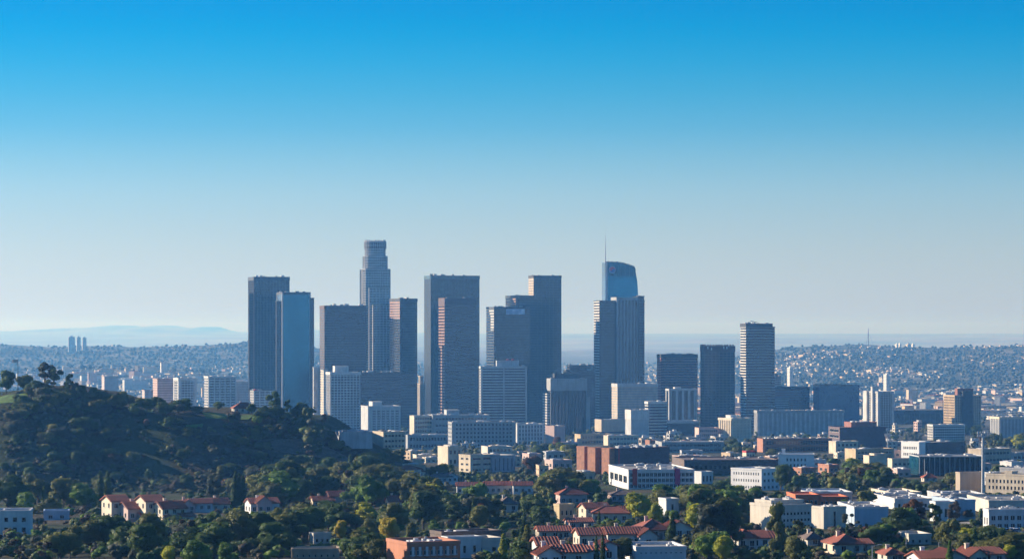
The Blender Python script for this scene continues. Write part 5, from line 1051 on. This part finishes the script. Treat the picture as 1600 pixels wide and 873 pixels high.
# --- masses nobody could count: joined low detail greenery
def mass(name, label, pts, colours, kinds, seed, nl=46, ls=.5):
    """pts: (x, y, z, height). One mesh, several leaf colours"""
    r = np.random.RandomState(seed); protos = []
    for i in range(6):
        cl = spread_clumps(4, 2.6, 3.0, 1.4, 1.4, 2.4, seed*7+i, .8) if kinds == 'low' else spread_clumps(5, 2.4, 5.6, 2.6, 1.5, 2.4, seed*7+i)
        protos.append(crown_np(cl, nl, ls, seed+i, sub=1, core=.95))
    Vs, T3, Q4, TT, M3, M4 = [], [], [], [], [], []; off = 0
    for (x, y, z, h) in pts:
        v, f, t = protos[r.randint(6)]; s = h/(6.0 if kinds == 'low' else 10.0); a = r.rand()*6.28; c_, s_ = math.cos(a), math.sin(a)
        ww = s*r.uniform(.85, 1.3); p = np.stack([(v[:,0]*c_-v[:,1]*s_)*ww+x, (v[:,0]*s_+v[:,1]*c_)*ww+y, v[:,2]*s+z-.2*h*.3], -1)
        tri = f[:, 2] == f[:, 3]; mi = r.randint(len(colours)); Vs.append(p); TT.append(np.clip(t+.3*(r.rand()-.5), 0, 1))
        T3.append(f[tri][:, :3]+off); Q4.append(f[~tri]+off); M3.append(np.full(tri.sum(), mi)); M4.append(np.full((~tri).sum(), mi)); off += len(v)
    V, T3, Q4, TT = np.concatenate(Vs), np.concatenate(T3), np.concatenate(Q4), np.concatenate(TT); loops = np.concatenate([T3.ravel(), Q4.ravel()]); nt, nq = len(T3), len(Q4)
    me = bpy.data.meshes.new(name); me.vertices.add(len(V)); me.vertices.foreach_set('co', V.astype(np.float32).ravel()); me.loops.add(len(loops)); me.loops.foreach_set('vertex_index', loops.astype(np.int32))
    me.polygons.add(nt+nq); me.polygons.foreach_set('loop_start', np.concatenate([np.arange(nt)*3, nt*3+np.arange(nq)*4]).astype(np.int32))
    for c in colours: me.materials.append(LEAF[c])
    me.polygons.foreach_set('material_index', np.concatenate(M3+M4).astype(np.int32))
    a = me.attributes.new('tone', 'FLOAT', 'POINT'); a.data.foreach_set('value', TT.astype(np.float32)); me.update(calc_edges=True)
    o = link(name, me, kind='stuff', label=label); return o
def scatter(n, poly=None, xr=(0,1600), yr=(600,880), hr=(2,4), test=None, seed=1, keep=None, margin=0):
    r = random.Random(seed); out = []; tr = 0
    while len(out) < n and tr < n*12:
        tr += 1; px, py = r.uniform(*xr), r.uniform(*yr)
        if poly and not in_poly(px, py, poly): continue
        if keep and not keep(px, py, r): continue
        x, y, z = at(px, py); h = r.uniform(*hr)
        if margin is not None and y < 5200 and (not clear_of(x, y, margin) or hides(px, py, h/y*F, h*.8/y*F, y)): continue
        out.append((x, y, z, h))
    return out
bare = lambda px, py: any(in_poly(px, py, P) for P in BARE)
hk = lambda px, py, r: (not bare(px, py) or r.random() < .06) and hk0(px, py, r)
hk0 = lambda px, py, r: (lambda q: q[1] < 2200 and (fbm(np.array([q[0]/48.0+9]), np.array([q[1]/70.0]))[0] > .47 or r.random() < .16))(at(px, py))
mass('hillside_shrubbery', 'low dark scrub covering the near hill', scatter(1700, hill, (0,640), (605,775), (1.3,3.8), keep=hk, seed=4), ['dark green','grey-green','olive','grey-green','brown'], 'low', 4, 40, .55)
mass('ravine_undergrowth', 'dark undergrowth filling the near ravine and gardens', scatter(1900, None, (-20,1620), (776,880), (1.6,4.2), seed=5, margin=1.0), ['dark green','dark green','olive','grey-green','dark green','bright green','brown'], 'low', 5, 36, .6)
mass('valley_treetops', 'mass of treetops between the houses and the town', scatter(700, None, (590,1620), (700,800), (6,11), seed=6, margin=3.0, keep=lambda px, py, r: py > 742-.02*(px-600) and (px < 1240 or py < 770 or r.random() < .1) or r.random() < .25), ['dark green','olive','dark green','grey-green'], 'high', 6, 60, .55)
mass('town_trees', 'street trees between the low blocks of the town', scatter(900, None, (480,1620), (640,712), (8,14), seed=8, margin=2.0), ['dark green','olive','grey-green'], 'high', 8, 30, .7)
# ------------------------------------------------------------------ the far city: pale houses and dark trees to the hazy ridges
FW = [WP, CW, CC, CB, PINKW, CL, CT, GN, ROOFW]
def box_np(x, y, z, w_, d_, h, a):
    c, s = math.cos(a), math.sin(a); P = []
    for zz in (z-3, z+h):
        for sx, sy in ((-1,-1),(1,-1),(1,1),(-1,1)): P.append((x+sx*w_/2*c-sy*d_/2*s, y+sx*w_/2*s+sy*d_/2*c, zz))
    return P
BF = [(0,1,5,4),(1,2,6,5),(2,3,7,6),(3,0,4,7),(4,5,6,7)]
ORDN = 'first second third fourth fifth sixth seventh eighth ninth tenth eleventh twelfth thirteenth fourteenth fifteenth sixteenth seventeenth eighteenth nineteenth twentieth'.split()
ORDN += [t_+'-'+o_ if o_ else t_[:-1]+'ieth' for t_ in ('twenty','thirty','forty','fifty','sixty','seventy') for o_ in ('first','second','third','fourth','fifth','sixth','seventh','eighth','ninth','')]
def order_fix():
    out = ORDN[:20]
    for tens, tieth in (('twenty','thirtieth'),('thirty','fortieth'),('forty','fiftieth'),('fifty','sixtieth'),('sixty','seventieth'),('seventy','eightieth')):
        out += [tens+'-'+u for u in ORDN[:9]]+[tieth]
    return out
ORDN = order_fix()
def autolabel(items):
    """items: (object, px, base row, distance, colour words, noun). Labels by look and by the landmark they stand at; ties are told apart by their order across the photo"""
    by = {}
    for o, px, py, d, c, noun, *_ in items:
        best = None
        for x0, x1, yt, yb, ld, ref in LM:
            dx = max(x0-px, 0, px-x1); cost = dx*1.2+abs(py-yb)*(1.0 if d <= ld else 1.6)+(x1-x0)*.05
            if best is None or cost < best[0]: best = (cost, x0, x1, ld, ref)
        _, x0, x1, ld, ref = best
        rel = 'left of' if px < x0-3 else 'right of' if px > x1+3 else 'in front of' if d < ld else 'behind'
        by.setdefault((c, noun, rel, ref), []).append((px, o))
    for (c, noun, rel, ref), v in by.items():
        v.sort(key=lambda q: q[0])
        for i, (_, o) in enumerate(v):
            if len(v) == 1: o['label'] = f'only {c} {noun} just {rel} the {ref}'
            else: o['label'] = f'{ORDN[i]} {c} {noun} from the left, {rel} the {ref}'
autolabel(TREES); autolabel(RH)
# --- low blocks of the flat city, each its own
LOWS = list(NEARB)
r_ = random.Random(21); tries = made = 0
while made < 170 and tries < 4000:
    tries += 1; px = r_.uniform(-10, 1610) if r_.random() < .35 else r_.uniform(980, 1610); py = 562+138*r_.random()**.75
    if px < 520 and py > 625: continue
    x, y, z = at(px, py)
    if y < 2600 or y > 9200 or not clear_of(x, y, 14): continue
    k = y/F; w_, dp, h = r_.uniform(9, 34)*k*.8, r_.uniform(8, 20)*k*.8, r_.uniform(3.5, 9)*max(1, k*.8)
    if r_.random() < .12: h *= 1.9; w_ *= .6
    m = r_.choice([WP, CW, CC, CB, CL, PINKW, OFFW, OFFW, CW, CG]); a = R(r_.choice([12, 14, 16, 40]) + r_.uniform(-3, 3)); cn = {WP:'white',CW:'white',OFFW:'off-white',CC:'cream',CB:'beige',CL:'pale grey',PINKW:'rosy',CG:'grey'}[m]
    t = thing('town_block', None, 'building', (x, y, z-.5), a, 'pale low blocks of the flat city')
    b = MB(); b.box(-w_/2, w_/2, -dp/2, dp/2, -1, h); b.build('wall', m, t)
    b = MB(); nf = max(1, int(h/3.8))
    for i in range(nf):
        zz = (i+.35)*h/nf; nb = max(2, int(w_/5))
        for j in range(nb): b.box(-w_/2+(j+.2)*w_/nb, -w_/2+(j+.8)*w_/nb, -dp/2-.12, -dp/2+.1, zz, zz+h/nf*.42)
        nb = max(1, int(dp/6))
        for j in range(nb): b.box(-w_/2-.12, -w_/2+.1, -dp/2+(j+.2)*dp/nb, -dp/2+(j+.75)*dp/nb, zz, zz+h/nf*.42)
    b.build('window_row', PANED, t, 'stuff')
    b = MB(); b.box(-w_/2-.3, w_/2+.3, -dp/2-.3, dp/2+.3, h, h+.7); b.build('roof', r_.choice([ROOFW, ROOFW, ROOFG, m]), t)
    for q in range(r_.randrange(1, 4)):
        b = MB(); sx, sy = r_.uniform(2, 5)*max(1,k*.6), r_.uniform(2, 5)*max(1,k*.6); cx, cy = r_.uniform(-.35, .35)*w_, r_.uniform(-.35, .35)*dp; b.box(cx, cx+sx, cy, cy+sy, h+.7, h+.7+r_.uniform(1.2, 3)); b.build('roof_unit', r_.choice([WP, CL, METAL]), t)
    FOOT.append((x, y, math.hypot(w_, dp)/2*.8)); LOWS.append((t, px, py, y, cn, 'low block')); made += 1
autolabel(LOWS)
# --- far houses: the 280 that show largest as things, then the rest as one mass
r_ = random.Random(5); pts = []
tries = 0
while len(pts) < 6800 and tries < 60000:
    tries += 1
    px = r_.uniform(-30, 1630); py = 533+122*r_.random()**.9
    if px < 1000 and r_.random() < (.25 if px > 395 else .45): continue
    x, y, z = at(px, py)
    if y < 4300 or y > 17000: continue
    f_ = float(fbm(np.array([x/420.0+3]), np.array([y/700.0]))[0]); hillside = y > 8300
    if r_.random() > (sstep(.42, .64, f_)*.7+.03 if hillside else sstep(.3, .55, f_)*.9+.12): continue
    if y < 7000 and not clear_of(x, y, 6): continue
    s = r_.uniform(.6, 1.5)*(.75 if hillside else 1.1); w_, dp, h = r_.uniform(9, 26)*s, r_.uniform(8, 18)*s, r_.uniform(3.5, 7.5)*s
    if r_.random() < .05: w_ *= 2.4; h *= 1.2
    if r_.random() < .03 and not hillside: h *= 3
    pts.append((x, y, z, w_, dp, h, R(15+r_.choice([0, 0, 0, 90, 40])+r_.uniform(-6, 6)), r_.choice([0,1,1,2,2,3,4,5,5,6,8,8] if not hillside else [1,2,3,3,4,5,6,6,8,8]), px, py))
size = lambda p: p[3]*p[5]/p[1]**2
pts.sort(key=size, reverse=True)
HOUSES = []
for i, (x, y, z, w_, dp, h, a, mi, px, py) in enumerate(pts[:280]):
    b = MB(); b.box(-w_/2, w_/2, -dp/2, dp/2, -3, h); o = b.build('far_building', FW[mi]); o.location = (x, y, z); o.rotation_euler = (0, 0, a)
    tag(o, None, 'building', 'pale far buildings in the haze')
    b = MB(); b.box(-w_/2-.4, w_/2+.4, -dp/2-.4, dp/2+.4, h, h+.8); b.build('roof', ROOFW if i % 3 else TILE, o)
    HOUSES.append((o, px, py, y, {0:'white',1:'white',2:'cream',3:'beige',4:'rosy',5:'pale grey',6:'tan',8:'pale'}[mi], 'far building'))
autolabel(HOUSES)
V, Fc, M = [], [], []
for x, y, z, w_, dp, h, a, mi, *_ in pts[280:]:
    o_ = len(V); V += box_np(x, y, z, w_, dp, h, a); Fc += [tuple(o_+q for q in f) for f in BF]; M += [mi]*4+[8 if mi != 4 else 4]
me = bpy.data.meshes.new('far_city'); me.from_pydata(V, [], Fc)
for m in FW: me.materials.append(m)
me.polygons.foreach_set('material_index', M); me.update(); o = link('far_city', me, kind='stuff', label='countless tiny pale buildings of the far city')
# --- far trees
def blob_mass(name, label, n, xr, yr, hr, seed, dens):
    r = np.random.RandomState(seed); rr = random.Random(seed); v0, f0 = ico(1); VV, FF, TT = [], [], []; k = tr = 0
    while k < n and tr < n*6:
        tr += 1; px, py = rr.uniform(*xr), rr.uniform(*yr)
        x, y, z = at(px, py)
        if y < 4300 or y > 16000: continue
        if rr.random() > dens(x, y): continue
        h = rr.uniform(*hr)*(1+.3*(y > 8000)); p = v0*(1+.5*(r.rand(len(v0), 1)-.5))*np.array([h*.75, h*.75, h*.55])+np.array([x, y, z+h*.35])
        VV.append(p); FF.append(f0+len(v0)*k); TT.append(np.full(len(v0), r.rand())); k += 1
    me = mesh_np(name, np.concatenate(VV), np.concatenate(FF), np.concatenate(TT)); me.materials.append(LEAF['grey-green']); link(name, me, kind='stuff', label=label)
td = lambda x, y: float(sstep(.30, .55, 1-fbm(np.array([x/420.0+3]), np.array([y/700.0]))[0]))*.8+.12
blob_mass('far_trees', 'dark trees between the far houses', 8500, (-30, 1630), (533, 655), (4, 9), 9, td)
# --- things standing in the haze
def far_tower(label, xs, yt, yb, d, m):
    x = X(xs[0], d); z = zg1(x, d); t = thing('far_tower_block', label, 'tower block', (x, d, z-1), R(12), 'tower blocks in the haze')
    w_ = (xs[1]-xs[0])*d/F; h = Z(yt, d)-z+1; b = MB(); b.box(0, w_, 0, 25, -4, h); b.build('wall', m, t); b = MB()
    for i in range(int(h/4)): b.box(-.3, w_+.3, -.3, 25.3, i*4+2, i*4+3.4)
    b.build('floor_band', CG, t, 'stuff'); b = MB(); b.box(w_*.3, w_*.7, 6, 16, h, h+4); b.build('plant_room', m, t)
far_tower('leftmost of three pale tower blocks far off in the haze', (107, 117), 526, 545, 11500, CL)
far_tower('middle of three pale tower blocks far off in the haze', (120, 126), 526.5, 545, 11600, CL)
far_tower('rightmost of three pale tower blocks far off in the haze', (129, 135), 527.5, 545, 11700, CL)
far_tower('white slab tower alone before the hills, right of the white-striped tower', (1234, 1239), 574, 590, 8200, WP)
far_tower('white tower block on the plain beyond the balcony tower', (1385, 1390), 585, 600, 8000, WP)
far_tower('left tower of the bright cluster on the far hilltop', (1401, 1404), 537.5, 546, 12400, WP)
far_tower('middle tower of the bright cluster on the far hilltop', (1406, 1408.5), 537, 546, 12450, WP)
far_tower('peach round-looking tower of the bright cluster on the far hilltop', (1418, 1424), 537.5, 547, 12400, CC)
far_tower('rightmost white tower of the bright cluster on the far hilltop', (1426.5, 1429.5), 537.5, 547, 12500, WP)
far_tower('small dark block behind the white-striped tower', (1209, 1221), 587, 610, 5600, GN)
x_, d_ = X(1357, 12600), 12600.0; t = thing('radio_mast', 'thin radio mast rising over the far hills on the skyline', 'mast', (x_, d_, zg1(x_, d_)-1)); b = MB(); hh_ = Z(513, d_)-t.location.z
b.tube((0,0,0), (0,0,hh_), 2.2, 1.1, 5); b.build('mast_shaft', DKM, t); b = MB()
for a_ in (0, 2.1, 4.2): b.tube((0,0,hh_*.8), (26*math.cos(a_), 26*math.sin(a_), 0), .3, .3, 4)
b.build('guy_wire', DKM, t, 'stuff')
# ------------------------------------------------------------------ ground sheets, poles, cars
def sheet(name, label, px_poly, mat, lift=.06, res=10):
    """a paved or grassed sheet that follows the ground inside a polygon given by photo pixels"""
    P = [at(*p)[:2] for p in px_poly]; cx = sum(p[0] for p in P)/len(P); cy = sum(p[1] for p in P)/len(P)
    rings = []; n = len(P); E = []
    for i in range(n):
        for q in range(4): E.append((P[i][0]+(P[(i+1)%n][0]-P[i][0])*q/4, P[i][1]+(P[(i+1)%n][1]-P[i][1])*q/4))
    v = []; f = []; m = len(E)
    for k in range(res+1):
        s_ = 1-k/res*.98
        for (x, y) in E:
            xx, yy = cx+(x-cx)*s_, cy+(y-cy)*s_; v.append((xx, yy, zg1(xx, yy)+lift))
    for k in range(res):
        for i in range(m): f.append((k*m+i, k*m+(i+1)%m, (k+1)*m+(i+1)%m, (k+1)*m+i))
    f.append(tuple(res*m+i for i in range(m)))
    me = bpy.data.meshes.new(name); me.from_pydata(v, [], f); me.materials.append(mat); me.update(); link(name, me, kind='structure', label=label)
GRASS = wall_mat('green grass', (.10,.19,.03), rough=.95, var=.25, streak=False, scale=.3); DRY = wall_mat('dry trail earth', (.17,.125,.085), rough=.95, var=.25, streak=False, scale=.3)
ASPH = wall_mat('asphalt', (.055,.055,.058), rough=.9, var=.2, streak=False, scale=.4); CONCR = wall_mat('concrete paving', (.34,.31,.27), rough=.9, var=.2, streak=False)
sheet('lawn', 'bright lawn beside the low white house', [(520,852),(568,850),(570,860),(524,861)], GRASS)
sheet('lawn', 'grassy slope on the ridge top below the house', [(316,645),(398,648),(388,656),(322,654)], GRASS, .25)
sheet('lawn', 'sunlit meadow at the ridge top', [(-20,620),(46,614),(40,628),(-20,632)], GRASS, .25)
sheet('lawn', 'green bank below the tall eucalyptus', [(58,608),(84,612),(90,620),(64,618)], GRASS, .25)
sheet('lawn', 'green strip on the ridge before the pale trees', [(200,638),(240,640),(238,646),(202,644)], GRASS, .25)
sheet('lawn', 'small green terrace on the hillside', [(290,664),(318,662),(316,668),(292,670)], GRASS, .25)
sheet('lawn', 'garden lawn beside the white villa', [(462,792),(486,792),(484,798),(462,798)], GRASS)
sheet('path', 'bare earth track across the hillside', [(106,656),(156,654),(158,666),(108,668)], DRY, .25)
sheet('path', 'dry slope on the falling end of the ridge', [(420,690),(460,684),(540,712),(560,726),(500,716),(430,706)], DRY, .25)
sheet('road', 'street with parked cars at the lower right', [(1556,828),(1640,826),(1640,850),(1556,848)], ASPH)
sheet('pavement', 'pale paved yard before the studio buildings', [(1462,818),(1520,814),(1524,824),(1464,828)], CONCR)
sheet('parking_lot', 'wide parking lot between the studios and trees', [(1330,776),(1400,768),(1530,772),(1530,782),(1420,786),(1340,788)], ASPH)
sheet('parking_lot', 'small parking lot below the mission building', [(1210,738),(1290,736),(1330,742),(1230,748)], ASPH)
# floodlight pole and street lamps
def pole(label, px, yb, yt, cat='floodlight', heads=True, r=.35, name='floodlight_pole'):
    x, y, z = at(px, yb); t = thing(name, label, cat, (x, y, z-.3)); h = Z(yt, y)-z+.3; b = MB(); b.tube((0,0,0), (0,0,h), r, r*.65, 8); b.build('pole', METAL, t)
    if heads:
        b = MB(); b.box(-2.6, 2.6, -.25, .25, h-.5, h-.1); b.box(-2.6, 2.6, -.25, .25, h-1.7, h-1.4); b.build('crossarm', METAL, t)
        for i in range(5):
            for zz in (h-.1, h-1.4):
                b = MB(); b.box(-2.5+i*1.1, -1.9+i*1.1, -.45, .1, zz, zz+.7); b.build('lamp_head', WP, t)
    else:
        b = MB(); b.tube((0,0,h-.1), (1.8,0,h+.3), .08, .06, 5); b.build('arm', METAL, t); b = MB(); b.box(1.3, 2.2, -.18, .18, h+.2, h+.38); b.build('lamp_head', CL, t)
    return t
pole('very tall grey floodlight pole beside the beige tall-windowed building', 1536, 782, 676, r=.8)
pole('tall floodlight pole standing before the purple-brown brick block', 1387, 716, 678, r=.6)
pole('thin street lamp among dark trees near the teal-roofed cottage', 1416, 862, 828, 'street lamp', False, .12, 'street_lamp')
pole('street lamp beside the lower red roofs', 1467, 872, 846, 'street lamp', False, .12, 'street_lamp')
pole('slim lamp pole before the pyramid red-roofed house', 1363, 884, 852, 'street lamp', False, .12, 'street_lamp')
pole('street lamp by the street at the lower right edge', 1588, 856, 832, 'street lamp', False, .12, 'street_lamp')
# white flag on a mast on the ridge
x, y, z = at(28, 612); t = thing('flag_mast', 'white flag flying on a mast at the ridge top', 'flag', (x, y, z)); h = Z(561, y)-z; b = MB(); b.tube((0,0,-.5), (0,0,h), .22, .12, 6); b.build('mast', DKM, t)
b = MB(); n_ = 8
for i in range(n_):
    x0_, x1_ = -i*.42, -(i+1)*.42; y0_, y1_ = .25*math.sin(i*.9), .25*math.sin((i+1)*.9); b.poly([(x0_,y0_,h-2),(x1_,y1_,h-2.2),(x1_,y1_,h-.2),(x0_,y0_,h),(x0_,y0_+.04,h-2),(x1_,y1_+.04,h-2.2),(x1_,y1_+.04,h-.2),(x0_,y0_+.04,h)], [(0,1,2,3),(7,6,5,4),(0,4,5,1),(3,2,6,7)])
b.build('flag', WP, t)
# cars
def car_meshes(paint):
    b = MB(); L_, W_ = 4.4, 1.8
    prof = [(-2.2,.35),(-2.2,.85),(-2.05,.98),(-1.35,1.02),(1.0,1.0),(2.0,.88),(2.2,.7),(2.2,.35)]
    n = len(prof); b.poly([(x,-W_/2,z) for x,z in prof]+[(x,W_/2,z) for x,z in prof], [tuple(range(n-1,-1,-1)), tuple(range(n,2*n))]+[(i,(i+1)%n,n+(i+1)%n,n+i) for i in range(n)]); body = b.mesh('body', paint)
    b = MB(); cab = [(-1.7,1.02,.84),(1.0,1.0,.84),(.35,1.46,.68),(-1.15,1.48,.68)]; 
    b.poly([(x,-w_,z) for x,z,w_ in cab]+[(x,w_,z) for x,z,w_ in cab], [(0,1,2,3),(7,6,5,4),(1,5,6,2),(0,3,7,4)]); gl = b.mesh('windscreen', NV)
    b = MB(); b.box(-1.12, .32, -.66, .66, 1.46, 1.52); top = b.mesh('roof', paint)
    b = MB(); b.tube((0,-.12,0), (0,.12,0), .33, .33, 10); wh = b.mesh('wheel', DKM); return body, gl, top, wh
CARS = []
paints = {'white': wall_mat('white car paint', (.75,.75,.75), rough=.3, var=.02, bump=0), 'silver': wall_mat('silver car paint', (.42,.43,.45), rough=.3, var=.02, bump=0), 'black': wall_mat('black car paint', (.02,.02,.022), rough=.25, var=.02, bump=0), 'red': wall_mat('red car paint', (.38,.03,.03), rough=.3, var=.02, bump=0), 'blue': wall_mat('blue car paint', (.05,.10,.24), rough=.3, var=.02, bump=0)}
cm_ = {k: car_meshes(v) for k, v in paints.items()}
def car(px, py, colour, rz):
    x, y, z = at(px, py); bd, gl, tp, wh = cm_[colour]; t = thing('parked_car', None, 'car', (x, y, z+.08), rz, 'parked cars'); link('body', bd, t); link('windscreen', gl, t); link('roof', tp, t)
    for sx in (-1.35, 1.35):
        for sy in (-.8, .8): link('wheel', wh, t, loc=(sx, sy, .33))
    CARS.append((t, px, py, y, colour, 'parked car'))
r_ = random.Random(3); cl_ = ['white','white','silver','silver','black','black','red','blue']
for i in range(9): car(1562+i*5.4, 832+(i%2)*1.0, r_.choice(cl_), R(4)); 
for i in range(7): car(1560+i*6.5, 843+(i%2)*1.5, r_.choice(cl_), R(4))
for row, (a_, b2, yy) in enumerate([(1352,1500,777),(1346,1520,781),(1400,1520,774.5)]):
    for i in range(16):
        if r_.random() < .75: car(a_+(b2-a_)*i/15, yy+(i/15)*.8, r_.choice(cl_), R(80+r_.uniform(-5,5)))
for i in range(10): car(1225+i*9, 740+i*.2, r_.choice(cl_), R(10))
autolabel(CARS)
# ------------------------------------------------------------------ the air
def build_haze():
    b = MB(); b.box(-14500, 14500, -390, 54500, -8, 352)
    m = bpy.data.materials.new('haze air'); m.use_nodes = True; t = m.node_tree; t.nodes.clear()
    out = t.nodes.new('ShaderNodeOutputMaterial'); pv = t.nodes.new('ShaderNodeVolumePrincipled')
    pv.inputs['Color'].default_value = (*HAZE_COL, 1); pv.inputs['Density'].default_value = HAZE_DENS; pv.inputs['Density Attribute'].default_value = ''
    pv.inputs['Anisotropy'].default_value = HAZE_G; pv.inputs['Absorption Color'].default_value = (1, 1, 1, 1)
    t.links.new(pv.outputs[0], out.inputs['Volume'])
    try: m.cycles.homogeneous_volume = True
    except Exception: pass
    if HAZE_DENS>0: b.build("haze", m, kind='stuff')
build_haze()
